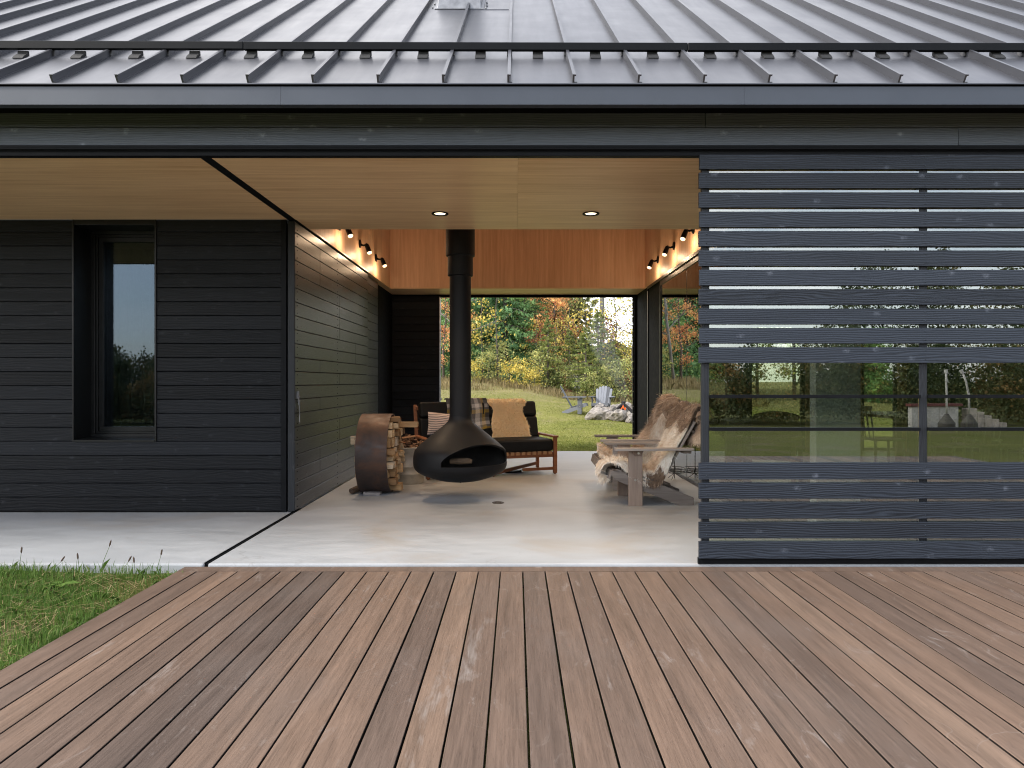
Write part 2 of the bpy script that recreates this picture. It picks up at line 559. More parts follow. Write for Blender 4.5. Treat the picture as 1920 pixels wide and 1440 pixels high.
M['stripe'] = stripes()
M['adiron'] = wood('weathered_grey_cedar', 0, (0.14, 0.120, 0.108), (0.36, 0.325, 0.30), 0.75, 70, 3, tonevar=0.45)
M['adiron_dark'] = wood('dark_brown_cedar', 0, (0.055, 0.042, 0.034), (0.16, 0.13, 0.11), 0.75, 70, 3, tonevar=0.4)  # darker brown cedar for seat slats and back braces
M['adiron_red'] = wood('reddish_cedar_post', 2, (0.13, 0.082, 0.058), (0.30, 0.235, 0.195), 0.75, 70, 3, tonevar=0.4)
M['adiron_far'] = wood('blue_grey_painted_boards', 0, (0.075, 0.08, 0.090), (0.19, 0.20, 0.222), 0.75, 50, 3, tonevar=1.0)
M['steel'] = plain('zinc_bolts', (0.5, 0.48, 0.44), 0.35, metal=0.9)
M['wire'] = plain('thin_dark_wire', (0.05, 0.05, 0.05), 0.4, metal=0.7)
M['bulb'] = glow('lit_warm_bulb', (1.0, 0.66, 0.34), 1.6)
M['downbulb'] = glow('lit_downlight_lens', (1.0, 0.80, 0.52), 1.5)
M['rock'] = plain('pale_limestone_boulder', (0.235, 0.21, 0.185), 0.9, var=0.6, scale=7, bump=0.8)
M['char'] = plain('charcoal', (0.014, 0.013, 0.013), 0.85, var=0.4, bump=0.5)
M['flame'] = glow('wood_flame', (1.0, 0.16, 0.03), 0.55)
M['pole'] = wood('grey_timber_utility_pole', 2, (0.13, 0.125, 0.12), (0.26, 0.25, 0.24), 0.9, 50, 2)
M['trunk'] = wood('grey_brown_tree_bark', 2, (0.045, 0.036, 0.030), (0.16, 0.135, 0.115), 0.95, 30, 4, bump=0.8)
M['birch'] = wood('pale_grey_birch_bark', 2, (0.10, 0.092, 0.08), (0.27, 0.255, 0.235), 0.9, 20, 6, bump=0.3)
M['lf_spruce'] = foliage('spruce_needles', [(0.0, (0.0527, 0.1317, 0.0632)), (0.45, (0.1632, 0.3028, 0.1212)), (0.8, (0.3292, 0.4738, 0.1580)), (1.0, (0.5792, 0.6448, 0.1976))], 0.25)
M['lf_cedar'] = foliage('cedar_sprays', [(0.0, (0.0840, 0.1176, 0.0408)), (0.5, (0.2160, 0.2580, 0.0744)), (1.0, (0.4800, 0.4620, 0.1440))], 0.38)
M['lf_orange'] = foliage('orange_maple_leaves', [(0.0, (0.3494, 0.1344, 0.0739)), (0.35, (0.6720, 0.2890, 0.1411)), (0.65, (0.8870, 0.4838, 0.1949)), (1.0, (0.9000, 0.6720, 0.2554))], 0.45)
M['lf_yellow'] = foliage('yellow_poplar_leaves', [(0.0, (0.1869, 0.1962, 0.0561)), (0.4, (0.5606, 0.4671, 0.1028)), (0.75, (0.8970, 0.6914, 0.1588)), (1.0, (0.9000, 0.9000, 0.3737))], 0.4)
M['lf_olive'] = foliage('olive_green_leaves', [(0.0, (0.1229, 0.1573, 0.0638)), (0.5, (0.3440, 0.3735, 0.1278)), (1.0, (0.7125, 0.6388, 0.2335))], 0.35)
M['lf_red'] = foliage('dark_red_leaves', [(0.0, (0.1392, 0.0506, 0.0329)), (0.5, (0.4304, 0.1519, 0.0810)), (1.0, (0.7087, 0.3544, 0.1266))], 0.35)
M['grassblade'] = foliage('lawn_grass_blades', [(0.0, (0.085, 0.105, 0.026)), (0.4, (0.21, 0.235, 0.050)), (0.7, (0.34, 0.335, 0.095)), (1.0, (0.56, 0.47, 0.27))], 0.35)
M['grassnear'] = foliage('rough_grass_blades', [(0.0, (0.0490, 0.1050, 0.0210)), (0.5, (0.1120, 0.2030, 0.0392)), (0.78, (0.1890, 0.2590, 0.0672)), (1.0, (0.5880, 0.5040, 0.3080))], 0.35)
M['drygrass'] = foliage('dry_tall_grass', [(0.0, (0.1125, 0.1000, 0.0375)), (0.5, (0.2625, 0.2063, 0.0938)), (1.0, (0.4750, 0.3750, 0.2125))], 0.35)


def lawn_mat():
    m = NT('lawn_soil_and_turf')
    c = m.obj()
    a = m.noise(c, 0.35, 4.0, 0.6)
    b = m.noise(c, 9.0, 5.0, 0.7)
    d = m.noise(c, 60.0, 3.0, 0.7)
    dry = m.mapr(m.noise(m.vec('ADD', c, (5, 3, 0)), 1.1, 4.0, 0.6), 0.50, 0.70)
    f = m.math('ADD', m.math('ADD', m.math('MULTIPLY', a, 0.5), m.math('MULTIPLY', b, 0.35)), m.math('MULTIPLY', d, 0.25))
    col = m.ramp(f, [(0.3, (0.075, 0.085, 0.022)), (0.5, (0.17, 0.178, 0.042)), (0.68, (0.26, 0.252, 0.078)), (0.85, (0.35, 0.30, 0.14))])
    yy = m.n('SeparateXYZ', {0: c}).outputs[1]
    front = m.mapr(yy, 6.0, 4.5)
    col = m.mix(m.math('MULTIPLY', dry, m.math('ADD', m.math('MULTIPLY', front, 0.35), 0.55)), col, (0.27, 0.215, 0.13))
    rough = m.mapr(m.math('ADD', yy, m.math('MULTIPLY', a, 9.0)), 27.5, 33.0)
    col = m.mix(m.math('MULTIPLY', rough, 0.7), col, (0.23, 0.19, 0.105))
    col = m.mix(m.math('MULTIPLY', front, 0.55), col, (0.045, 0.055, 0.018))
    m.set(color=col, rough=0.95, spec=0.1)
    m.bump(m.math('ADD', b, d), 0.8, 0.05)
    return m.m


M['lawn'] = lawn_mat()
M['interior'] = plain('dark_interior_wall', (0.055, 0.048, 0.04), 0.7, var=0.2)
M['cabinet'] = plain('slate_blue_panel', (0.34, 0.38, 0.44), 0.3, var=0.12, scale=2)
M['roomfloor'] = wood('interior_oak_boards', 1, (0.10, 0.070, 0.04), (0.19, 0.135, 0.08), 0.4, 40, 1.5)
M['table'] = wood('dining_oak', 0, (0.18, 0.11, 0.06), (0.32, 0.21, 0.12), 0.4, 50, 3)
M['chairwhite'] = plain('pale_dining_chair', (0.52, 0.48, 0.40), 0.5, var=0.1)
M['glass_front'] = glass('reflective_screen_glazing', 0.20, (0.66, 0.70, 0.62), wav=0.035)
M['glass_room'] = glass('room_front_glazing', 0.04, (0.84, 0.87, 0.80))
M['glass_side'] = glass('clear_side_glazing', 0.06, (0.80, 0.84, 0.76), wav=0.03, k=1.7)
M['glass_left'] = glass('dark_bedroom_glazing', 0.055, (0.45, 0.47, 0.46), wav=0.025, coat=(0.62, 0.80, 1.0))
M['white'] = plain('white_painted_block', (0.50, 0.47, 0.44), 0.7, var=0.2)
M['redtrim'] = plain('dark_red_coping', (0.15, 0.045, 0.04), 0.6, var=0.15)
M['stoneblock'] = plain('pinkish_stone_blocks', (0.40, 0.34, 0.30), 0.85, var=0.3, scale=6, bump=0.4)
M['drain'] = plain('dark_brass_drain', (0.075, 0.06, 0.045), 0.45, metal=0.6)
M['rubber'] = plain('black_rubber', (0.012, 0.012, 0.012), 0.7)
M['clamp'] = plain('grey_cast_clamp', (0.10, 0.10, 0.105), 0.5, metal=0.3)

# ==================================================================== SETTING
def smooth(a, b, x):
    t = np.clip((x - a) / (b - a), 0, 1)
    return t * t * (3 - 2 * t)


def ground_z(x, y):
    x = np.asarray(x, float)
    y = np.asarray(y, float)
    hill = smooth(18.0, 32.0, y) * (1.22 - 0.95 * smooth(-2.0, 7.0, x)) + 0.35 * smooth(32, 60, y)
    und = 0.05 * np.sin(x * 0.7 + 0.3 * y) * smooth(13, 20, y) + 0.035 * np.sin(x * 1.9 - y * 1.1) * smooth(14, 20, y)
    front = -0.055 + 0.018 * np.sin(x * 3.1) * np.sin(y * 2.7 + 1)
    back = -0.07 - 0.02 * smooth(12, 15, y)
    base = np.where(y < 8, front - 0.10 * smooth(0, -12, y), back)
    return base + hill + und


def terrain():
    xs = np.unique(np.concatenate([np.linspace(-600, -30, 14), np.linspace(-30, -8, 23), np.linspace(-8, 12, 81), np.linspace(12, 40, 29), np.linspace(40, 600, 14)]))
    ys = np.unique(np.concatenate([np.linspace(-600, -40, 12), np.linspace(-40, 0, 21), np.linspace(0, 12, 41), np.linspace(12, 36, 97), np.linspace(36, 70, 24), np.linspace(70, 700, 14)]))
    X, Y = np.meshgrid(xs, ys)
    Z = ground_z(X, Y)
    V = np.stack([X, Y, Z], -1).reshape(-1, 3)
    nx, ny = len(xs), len(ys)
    b = MB()
    b.v = V.tolist()
    b.f = [[j * nx + i, j * nx + i + 1, (j + 1) * nx + i + 1, (j + 1) * nx + i] for j in range(ny - 1) for i in range(nx - 1)]
    b.t = [0.5] * len(b.f)
    return tag(b.build('lawn_ground', M['lawn'], smooth=True), kind='structure')


terrain()

D1, D2, D3 = 4.585, 6.38, 11.95
CZ = 2.737            # ceiling height

# concrete slab, in three pours divided by the door track slot
b = MB()
b.box(-12, -2.102, D1, D3 + .05, -0.16, 0.0)
b.box(-2.074, 9.0, D1, D3 + .05, -0.16, 0.0)
b.box(-2.102, -2.074, D1 + .02, D3 + .05, -0.16, -0.022)
tag(b.build('concrete_slab', M['concrete'], bevel=0.012, seg=2), kind='structure')

# deck: one sheet of boards running away from the camera, a trim board along the slab
b = MB()
gaps = [-2.09, -1.954, -1.82, -1.68, -1.54, -1.404, -1.264, -1.122, -0.976, -0.832, -0.687, -0.538, -0.392, -0.247, -0.103, 0.0425, 0.188, 0.333, 0.480, 0.628, 0.775, 0.921, 1.067, 1.234]
gaps[-1] = 1.213
while gaps[-1] < 7.2:
    gaps.append(gaps[-1] + 0.1454 + rnd.uniform(-.002, .002))
ZD = EYE - 1.243
edges = [-2.222] + gaps
for i in range(len(edges) - 1):
    g0, g1 = rnd.uniform(.0036, .0050), rnd.uniform(.0036, .0050)
    dz = rnd.uniform(-.0012, .0012)
    x0, x1, z0, z1 = edges[i] + g0, edges[i + 1] - g1, ZD - .028 + dz, ZD + dz
    tn_ = min(.84, max(.2, rnd.gauss(.53, .17)))
    e = .0016
    # worn top with eased edges; faces inside the gaps painted near black for grime and gap shade
    b.add([(x0 + e, -2.2, z1), (x1 - e, -2.2, z1), (x1 - e, 4.462, z1), (x0 + e, 4.462, z1)], [(0, 1, 2, 3)], tn_)
    b.add([(x0, -2.2, z1 - e), (x0 + e, -2.2, z1), (x0 + e, 4.462, z1), (x0, 4.462, z1 - e)], [(0, 1, 2, 3)], tn_)
    b.add([(x1 - e, -2.2, z1), (x1, -2.2, z1 - e), (x1, 4.462, z1 - e), (x1 - e, 4.462, z1)], [(0, 1, 2, 3)], tn_)
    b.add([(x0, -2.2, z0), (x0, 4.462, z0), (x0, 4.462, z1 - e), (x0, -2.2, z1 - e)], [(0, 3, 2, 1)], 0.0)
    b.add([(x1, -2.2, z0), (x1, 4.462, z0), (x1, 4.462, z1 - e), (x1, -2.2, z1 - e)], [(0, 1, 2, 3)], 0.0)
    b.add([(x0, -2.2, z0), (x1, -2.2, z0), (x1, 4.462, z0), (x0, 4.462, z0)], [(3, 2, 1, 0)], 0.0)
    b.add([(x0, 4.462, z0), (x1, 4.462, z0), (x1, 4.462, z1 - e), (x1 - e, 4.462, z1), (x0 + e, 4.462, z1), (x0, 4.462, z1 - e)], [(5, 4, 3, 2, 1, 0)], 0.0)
b.box(-2.219, 7.2, 4.466, 4.572, ZD - .028, ZD + .001, tone=.42)
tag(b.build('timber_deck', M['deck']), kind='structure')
b = MB()
b.box(-2.19, 7.2, -2.2, 4.56, ZD - .20, ZD - .06)
for k in range(10):
    y = -1.9 + k * .68
    b.box(-2.18, 7.2, y, y + .05, ZD - .06, ZD - .0305)
tag(b.build('deck_substructure', M['black']), kind='structure')

# ====================================================================== HOUSE
HL = Vector((0, 8.0, 0))
house = thing('house', 'low charred black timber house with a dark standing seam metal roof and open breezeway', 'house', HL)


def part(mb, name, mat, parent=house, **k):
    """a piece of the house, given in world coordinates"""
    return mb.build(name, M[mat] if isinstance(mat, str) else mat, parent, off=HL, **k)


# ---- roof
ED, EH = 4.252, EYE + 1.867
T = 0.75
RID = 8.27


def rz(d):
    return EH + T * (d - 4.264)


b = MB()
b.add([(-10, ED, rz(ED)), (10, ED, rz(ED)), (10, RID, rz(RID)), (-10, RID, rz(RID))], [(0, 1, 2, 3)], .5)
b.add([(-10, ED, rz(ED)), (10, ED, rz(ED)), (10, ED, rz(ED) - .007), (-10, ED, rz(ED) - .007)], [(3, 2, 1, 0)], .5)
b.add([(-10, RID, rz(RID)), (10, RID, rz(RID)), (10, 12.4, rz(RID) - T * (12.4 - RID)), (-10, 12.4, rz(RID) - T * (12.4 - RID))], [(0, 1, 2, 3)], .5)
cs, sn = math.cos(math.atan(T)), math.sin(math.atan(T))
k = -26
while k <= 26:
    x = -0.050 + k * 0.4064
    k += 1
    n = Vector((0, -sn, cs))
    p0 = Vector((x, ED + .012, rz(ED + .012)))
    p1 = Vector((x, RID - .02, rz(RID - .02)))
    w = .006
    A = [p0 + Vector((-w, 0, 0)), p0 + Vector((w, 0, 0)), p1 + Vector((w, 0, 0)), p1 + Vector((-w, 0, 0))]
    vs = A + [a + n * .047 for a in A]
    b.add(vs, [(4, 5, 6, 7), (0, 1, 5, 4), (1, 2, 6, 5), (2, 3, 7, 6), (3, 0, 4, 7)], .5)
    # folded lip along the top of the seam and a foot flange
    C = [p0 + n * .037 + Vector((w, 0, 0)), p0 + n * .037 + Vector((w + .009, 0, 0)), p1 + n * .037 + Vector((w + .009, 0, 0)), p1 + n * .037 + Vector((w, 0, 0))]
    b.add(C + [c + n * .0095 for c in C], [(4, 5, 6, 7), (0, 1, 5, 4), (1, 2, 6, 5), (3, 0, 4, 7), (0, 3, 2, 1)], .5)
    # shallow pencil ribs are not modelled; a low stiffening bead sits beside each seam
    Bd = [p0 + Vector((w, 0, 0)), p0 + Vector((w + .018, 0, 0)), p1 + Vector((w + .018, 0, 0)), p1 + Vector((w, 0, 0))]
    b.add(Bd + [c + n * .0035 for c in Bd], [(4, 5, 6, 7), (0, 1, 5, 4), (1, 2, 6, 5), (3, 0, 4, 7)], .5)
# lap line right of the chimney flashing
yl = 6.46
b.box(-.43, -.07, yl, yl + .004, rz(yl) + .001, rz(yl) + .007)
roof = part(b, 'roof', 'roof')
b = MB()
zb = EYE + 2.337
for x0, x1, dz0, dz1 in ((-10, -1.93, .030, .008), (-1.926, 1.21, .006, -.002), (1.214, 10, -.002, -.006)):
    vs = [(x0, 4.815, zb + dz0), (x1, 4.815, zb + dz1), (x1, 4.845, zb + dz1), (x0, 4.845, zb + dz0)]
    b.add(vs + [(p[0], p[1], p[2] + .055) for p in vs], [(3, 2, 1, 0), (4, 5, 6, 7), (0, 1, 5, 4), (1, 2, 6, 5), (2, 3, 7, 6), (3, 0, 4, 7)])
rail = part(b, 'snow_rail', 'blacksteel', roof, bevel=.003, seg=1)
bp_, bc_ = MB(), MB()
for k in range(-24, 25):
    x = -0.050 + k * 0.4064
    y = 4.85
    bc_.box(x - .016, x + .020, y, y + .05, rz(y) + .006, rz(y) + .06)
    part(bc_, 'rail_clamp', 'clamp', roof, bevel=.003, seg=1)
    bc_ = MB()
    xm = x + .2032
    pad = MB()
    yy = 4.83
    prof = [(yy - .034, rz(yy - .034) + .002), (yy + .02, rz(yy + .02) + .002), (yy + .035, rz(yy) + .03), (yy + .03, rz(yy) + .058), (yy + .018, rz(yy) + .055), (yy + .014, rz(yy) + .034), (yy + .0, rz(yy) + .022), (yy - .022, rz(yy - .022) + .018), (yy - .036, rz(yy - .036) + .008)]
    pad.prism(prof, 0, xm - .036, xm + .036)
    o = part(pad, 'snow_pad', 'rubber', roof)
# chimney flashing
b = MB()
cx = -0.545
y0, y1 = 6.50, 7.72
b.add([(cx - .235, y0 - .02, rz(y0 - .02) + .008), (cx + .235, y0 - .02, rz(y0 - .02) + .008), (cx + .235, y1, rz(y1) + .008), (cx - .235, y1, rz(y1) + .008)], [(0, 1, 2, 3)])
bs = [(cx - .21, y0, rz(y0)), (cx + .21, y0, rz(y0)), (cx + .21, y1, rz(y1)), (cx - .21, y1, rz(y1))]
tp = [(cx - .185, y0 + .10, rz(y0) + .36), (cx + .185, y0 + .10, rz(y0) + .36), (cx + .185, y1 - .2, rz(y1) + .2), (cx - .185, y1 - .2, rz(y1) + .2)]
b.add(bs + tp, [(0, 1, 5, 4), (1, 2, 6, 5), (2, 3, 7, 6), (3, 0, 4, 7), (4, 5, 6, 7)])
b.tube([(cx, 7.1, rz(7.1)), (cx, 7.1, rz(7.1) + 1.4)], .16, 24)
for sx, dy in ((-.255, .03), (-.255, .2), (.255, .0), (.262, .12), (.255, .26)):
    b.box(cx + sx - .008, cx + sx + .008, y0 + dy, y0 + dy + .012, rz(y0 + dy) + .004, rz(y0 + dy) + .022)
part(b, 'chimney_flashing', 'zinc', roof, bevel=.012)

# ---- eave: fascia, dark soffit, header cladding
b = MB()
zf0, zf1 = EYE + 1.733, EYE + 1.841
for x0, x1 in ((-10, -1.472), (-1.4705, 1.4225), (1.424, 10)):
    b.box(x0, x1, 4.264, 4.284, zf0, zf1)
    b.box(x0, x1, 4.264, 4.32, zf0 - .004, zf0)
part(b, 'fascia', 'fascia')
b = MB()
b.box(-10, 10, 4.286, 4.62, EYE + 1.80, EYE + 1.82)
b.box(-10, 10, 4.29, 4.30, EYE + 1.79, rz(4.29) - .004)
part(b, 'eave_soffit', 'black')
b = MB()
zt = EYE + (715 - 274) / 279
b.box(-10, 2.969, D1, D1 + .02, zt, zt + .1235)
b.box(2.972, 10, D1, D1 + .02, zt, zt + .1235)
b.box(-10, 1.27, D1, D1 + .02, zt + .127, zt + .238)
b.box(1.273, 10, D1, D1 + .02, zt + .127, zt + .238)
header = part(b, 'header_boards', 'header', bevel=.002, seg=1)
b = MB()
b.box(-10, 10, D1 + .022, D1 + .14, CZ + .02, zt + .30)
part(b, 'header_beam', 'black')
b = MB()
b.box(-10, 10, 4.555, D1 + .018, CZ + .045, zt - .004)
b.box(-10, 10, 4.535, 4.552, CZ + .030, zt - .03)
b.box(-10, 10, D1 - .02, D1 + .03, CZ - .004, CZ + .040)
part(b, 'sliding_track', 'blacksteel', bevel=.002, seg=1)

# ---- plywood ceiling with a raised well in the middle
b = MB()
cz0, cz1 = CZ, CZ + .018
W0, W1, WY0, WY1 = -2.05, 2.10, 6.79, 11.12


def panels(x0, x1, y0, y1, xj=(), yj=()):
    xs = [x0] + list(xj) + [x1]
    ys = [y0] + list(yj) + [y1]
    for i in range(len(xs) - 1):
        for j in range(len(ys) - 1):
            b.box(xs[i] + .0007, xs[i + 1] - .0007, ys[j] + .0007, ys[j + 1] - .0007, cz0, cz1)


panels(-2.065, 2.6, D1 + .03, WY0, (0.012,), (5.48,))
panels(-10, -2.135, D1 + .03, D2, (-5.6,))
panels(W1, 2.6, WY0, WY1)
panels(-2.35, W0, WY0, 9.53)
panels(-2.35, W0, 9.53, WY1)
panels(-2.35, 2.6, WY1, D3, (-0.2,))
panels(2.6, 9.0, D1 + .03, D3, (5.0,), (8.2,))
ceil = part(b, 'plywood_ceiling', 'ply_x')
b = MB()
WT = 4.35
for x0, x1 in ((W0, -.85), (-.849, .37), (.371, 1.59), (1.591, W1)):
    b.box(x0, x1, WY1, WY1 + .018, cz1, WT)
for y0, y1 in ((WY0, 7.9), (7.901, 9.12), (9.121, 10.34), (10.341, WY1)):
    b.box(W0 - .018, W0, y0, y1, cz1, WT)
    b.box(W1, W1 + .018, y0, y1, cz1, WT)
b.box(W0, W1, WY0 - .018, WY0, cz1 + .002, WT)
b.box(W0, W1, WY0, WY1, WT, WT + .02)
part(b, 'ceiling_well', 'ply_z')
b = MB()
b.box(-2.135, -2.065, D1 + .03, D2 + .01, CZ - .003, CZ + .03)
b.box(-2.135, -2.06, D2 + .01, 9.53, CZ - .003, CZ + .0)
part(b, 'ceiling_track', 'blacksteel')
b = MB()
b.box(-2.103, -2.097, D1 + .02, D2 + .2, -.03, .002)
b.box(-2.0925, -2.0805, D1 + .022, D2 + .2, -.03, -.002)
b.box(-2.079, -2.073, D1 + .02, D2 + .2, -.03, .002)
part(b, 'floor_track', 'blacksteel')

# ---- left volume: front wall with a deep window
SCL = F / D2


def wx(px):
    return (px - 968) / SCL


def wz(py):
    return EYE + (715 - py) / SCL


b = MB()
wl, wr = wx(137), wx(293)
wb = wz(828)
xr = wx(527)
z = 0.012
i = 0
while z < CZ - .02:
    z1 = min(z + .1305, CZ - .002)
    if z1 <= wb + .02 or z >= 2.735:
        segs = [(-11, -7.3), (-7.297, xr)] if i % 2 else [(-11, -5.5), (-5.497, xr)]
    else:
        segs = [(-11, wl), (wr, xr)]
    for x0, x1 in segs:
        b.box(x0, x1, D2, D2 + .02, z + .0023, z1 - .0023)
    z = z1
    i += 1
wall = part(b, 'front_cladding', 'clad_x', bevel=.003, seg=1)
b = MB()
b.box(-11, wl - .03, D2 + .022, D2 + .28, 0, CZ)
b.box(wr + .03, xr - .01, D2 + .022, D2 + .28, 0, CZ)
b.box(wl - .03, wr + .03, D2 + .022, D2 + .28, 0, wb - .03)
b.box(xr - .01, xr + .005, D2 + .01, D2 + .3, 0, CZ)
b.box(-11, xr, D2 + .004, D2 + .02, .0, .012)
part(b, 'wall_backing', 'black')
b = MB()
b.box(xr, wx(537), D2 - .006, D2 + .03, 0.004, CZ - .002)
part(b, 'corner_trim', 'blacksteel', bevel=.002, seg=1)
# window
b = MB()
t = .012
YG = 6.66
b.box(wl - .004, wl + t, D2 - .012, YG, wb, CZ - .002)          # jamb linings
b.box(wr - t, wr + .004, D2 - .012, YG, wb, CZ - .002)
b.box(wl + t, wr - t, D2 - .004, YG, CZ - .05, CZ - .002)
fo = (wl + t, wr - t, wb + .02, CZ - .05)


def ring(mb, x0, x1, z0, z1, w, y0, y1):
    mb.box(x0, x1, y0, y1, z0, z0 + w)
    mb.box(x0, x1, y0, y1, z1 - w, z1)
    mb.box(x0, x0 + w, y0, y1, z0 + w, z1 - w)
    mb.box(x1 - w, x1, y0, y1, z0 + w, z1 - w)


ring(b, fo[0], fo[1], fo[2], fo[3], .035, 6.63, 6.72)
ring(b, fo[0] + .035, fo[1] - .035, fo[2] + .035, fo[3] - .035, .022, 6.645, 6.72)
ring(b, fo[0] + .057, fo[1] - .057, fo[2] + .057, fo[3] - .057, .045, 6.66, 6.72)
win = part(b, 'window', 'frame', bevel=.002, seg=1)
b = MB()
b.box(fo[0] + .10, fo[1] - .10, 6.685, 6.695, fo[2] + .10, fo[3] - .10)
part(b, 'pane', 'glass_left', win)
b = MB()
b.add([(wl + t, D2 - .014, wb), (wr - t, D2 - .014, wb), (wr - t, 6.63, wb + .012), (wl + t, 6.63, wb + .012),
       (wl + t, D2 - .014, wb + .016), (wr - t, D2 - .014, wb + .016), (wr - t, 6.63, wb + .028), (wl + t, 6.63, wb + .028)],
      [(3, 2, 1, 0), (4, 5, 6, 7), (0, 1, 5, 4), (1, 2, 6, 5), (2, 3, 7, 6), (3, 0, 4, 7)])
part(b, 'sill', 'frame', win)
# bedroom behind the window
b = MB()
b.box(-7, -2.4, 9.4, 9.5, 0, CZ)
b.box(-7.1, -7, 6.7, 9.4, 0, CZ)
b.box(-2.4, -2.3, 6.7, 9.5, 0, CZ)
b.box(-7, -2.4, 6.67, 9.4, CZ, CZ + .05)
b.box(-7, -2.4, 6.67, 9.4, -.02, .004)
part(b, 'bedroom_shell', 'interior')
b = MB()


def curt(u, v):
    x = -4.3 + 1.1 * u
    return (x, 7.1 + .03 * math.sin(u * 60) + .02 * math.sin(u * 23), .3 + 2.3 * v)


b.grid(curt, 80, 2)
part(b, 'curtain', plain('grey_voile_curtain', (0.16, 0.19, 0.21), 0.9), house, smooth=True)

# ---- sliding door on the left side of the breezeway
nails = MB()
b = MB()
z = 0.012
DX = -2.07
while z < CZ - .02:
    z1 = min(z + .1305, CZ - .014)
    jy = rnd.choice([None, None, 7.2, 8.0, 8.8])
    ss = [(D2 + .01, 9.53)] if jy is None else [(D2 + .01, jy), (jy + .003, 9.53)]
    for y0, y1 in ss:
        b.box(DX - .018, DX, y0, y1, z + .0032, z1 - .0032)
    for yy in (6.45, 7.90):
        for q in (.03, .10):
            nails.box(DX - .002, DX + .0015, yy - .009, yy + .009, z + q - .005, z + q + .005)
    z = z1
door = part(b, 'sliding_door', 'clad_y', bevel=.003, seg=1)
part(nails, 'nail_heads', 'black', door)['kind'] = 'stuff'
b = MB()
b.box(-2.136, DX - .001, D2 - .002, D2 + .008, .01, CZ - .012)
part(b, 'edge_board', 'post', door, bevel=.003, seg=1)
b = MB()
b.box(-2.134, DX - .019, D2 + .008, 9.52, .012, CZ - .014)
part(b, 'door_core', 'black', door)
b = MB()
p = lambda y, z: (DX + .014, y, z)
b.tube([p(6.452, 1.135), p(6.452, 1.00)], .006, 8)
b.tube([p(6.475, 1.04), p(6.475, .90), p(6.468, .85), (DX + .02, 6.46, .83), (DX + .022, 6.452, .845)], .005, 8)
b.tube([p(6.440, 1.04), p(6.49, 1.04)], .007, 8)
b.tube([p(6.44, 1.09), (DX + .02, 6.452, 1.075), p(6.47, 1.085)], .008, 8)
b.box(DX, DX + .012, 6.435, 6.467, 1.06, 1.13)
for q in range(5):
    b.box(DX + .01, DX + .018, 6.47, 6.48, .88 + q * .03, .897 + q * .03)
part(b, 'hook_latch', 'zinc', door)
b = MB()
z = 0.0
while z < CZ - .02:
    z1 = min(z + .1305, CZ - .002)
    b.box(-2.125, -2.105, 9.535, 10.39, z + .0016, z1 - .0016)
    z = z1
part(b, 'side_cladding', 'clad_y', bevel=.003, seg=1)
b = MB()
b.box(-2.30, -2.137, D2 + .31, 10.39, 0, CZ)
b.box(-2.30, -2.16, 10.39, D3, 0, CZ - .001)
b.box(-2.16, -2.12, 10.392, 10.44, 0, CZ - .002)
part(b, 'side_wall', 'black')
b = MB()
z = 0.0
while z < CZ - .04:
    z1 = min(z + .1305, CZ - .03)
    b.box(-2.158, -1.335, 11.86, 11.88, z + .0016, z1 - .0016)
    z = z1
part(b, 'back_cladding', 'clad_x', bevel=.003, seg=1)
b = MB()
b.box(-2.16, -1.34, 11.883, D3 - .002, 0, CZ - .002)
b.box(-2.16, 2.16, 11.90, D3 + .02, CZ - .045, CZ - .003)
part(b, 'back_wall', 'black')
b = MB()
b.box(-1.334, -1.318, 11.85, D3, .002, CZ - .046)
for zz in (.35, .9, 1.5, 2.1):
    b.box(-1.317, -1.300, 11.90, 11.93, zz, zz + .03)
part(b, 'aluminium_edge', 'alu')

# ---- right side: black jamb, glazed side wall, glazed room
b = MB()
b.box(2.06, 2.10, 11.90, D3 + .018, 0, CZ - .046)
b.box(2.105, 2.18, 10.98, D3 - .02, 0, CZ - .002)
b.box(2.125, 2.2, 9.99, 10.95, 0, CZ - .002)
part(b, 'black_jamb', 'black')
b = MB()
b.box(2.104, 2.112, 10.952, 10.972, 0, CZ - .06)
part(b, 'jamb_edge_strip', 'alu')
b = MB()
b.box(2.07, 2.075, D3 - .03, D3 + .03, 0, CZ - .05)
b2 = MB()
z = 0.0
while z < CZ - .06:
    b2.box(2.04, 2.058, D3 - .01, D3 + .06, z + .002, z + .129)
    z += .131
part(b2, 'corner_cladding', 'clad_x', bevel=.003, seg=1)
b = MB()
GX = 2.11
b.box(2.10, 2.18, 6.86, 9.99, CZ - .115, CZ - .003)           # head
b.box(2.085, 2.10, 6.70, 10.9, CZ - .045, CZ - .003)
b.box(2.095, 2.17, 9.93, 9.99, 0, CZ - .115)
b.box(2.095, 2.17, 6.80, 6.86, 0, CZ - .003)                    # corner post
b.box(2.10, 2.15, 6.86, 9.93, 0, .035)
b.box(2.108, 2.128, 8.44, 8.455, .035, CZ - .115)
sg = part(b, 'side_glazing', 'frame', bevel=.002, seg=1)
for y0, y1 in ((6.86, 8.44), (8.455, 9.93)):
    b = MB()
    b.box(GX, GX + .008, y0, y1, .035, CZ - .115)
    part(b, 'pane', 'glass_side', sg)
b = MB()
FX = [2.17, 3.99, 5.85, 7.7, 9.0]
b.box(2.17, 9.0, 6.80, 6.87, CZ - .10, CZ - .003)
b.box(2.17, 9.0, 6.80, 6.87, 0, .05)
for x in FX[1:]:
    b.box(x - .035, x + .035, 6.795, 6.87, .05, CZ - .10)
b.box(2.30, 2.37, 6.88, 6.93, .05, CZ - .1)
fg = part(b, 'front_glazing', 'frame', bevel=.002, seg=1)
for x0, x1 in zip(FX[:-1], FX[1:]):
    b = MB()
    b.box(x0 + (.035 if x0 > 2.2 else 0), x1 - .035, 6.83, 6.838, .05, CZ - .10)
    part(b, 'pane', 'glass_room', fg)
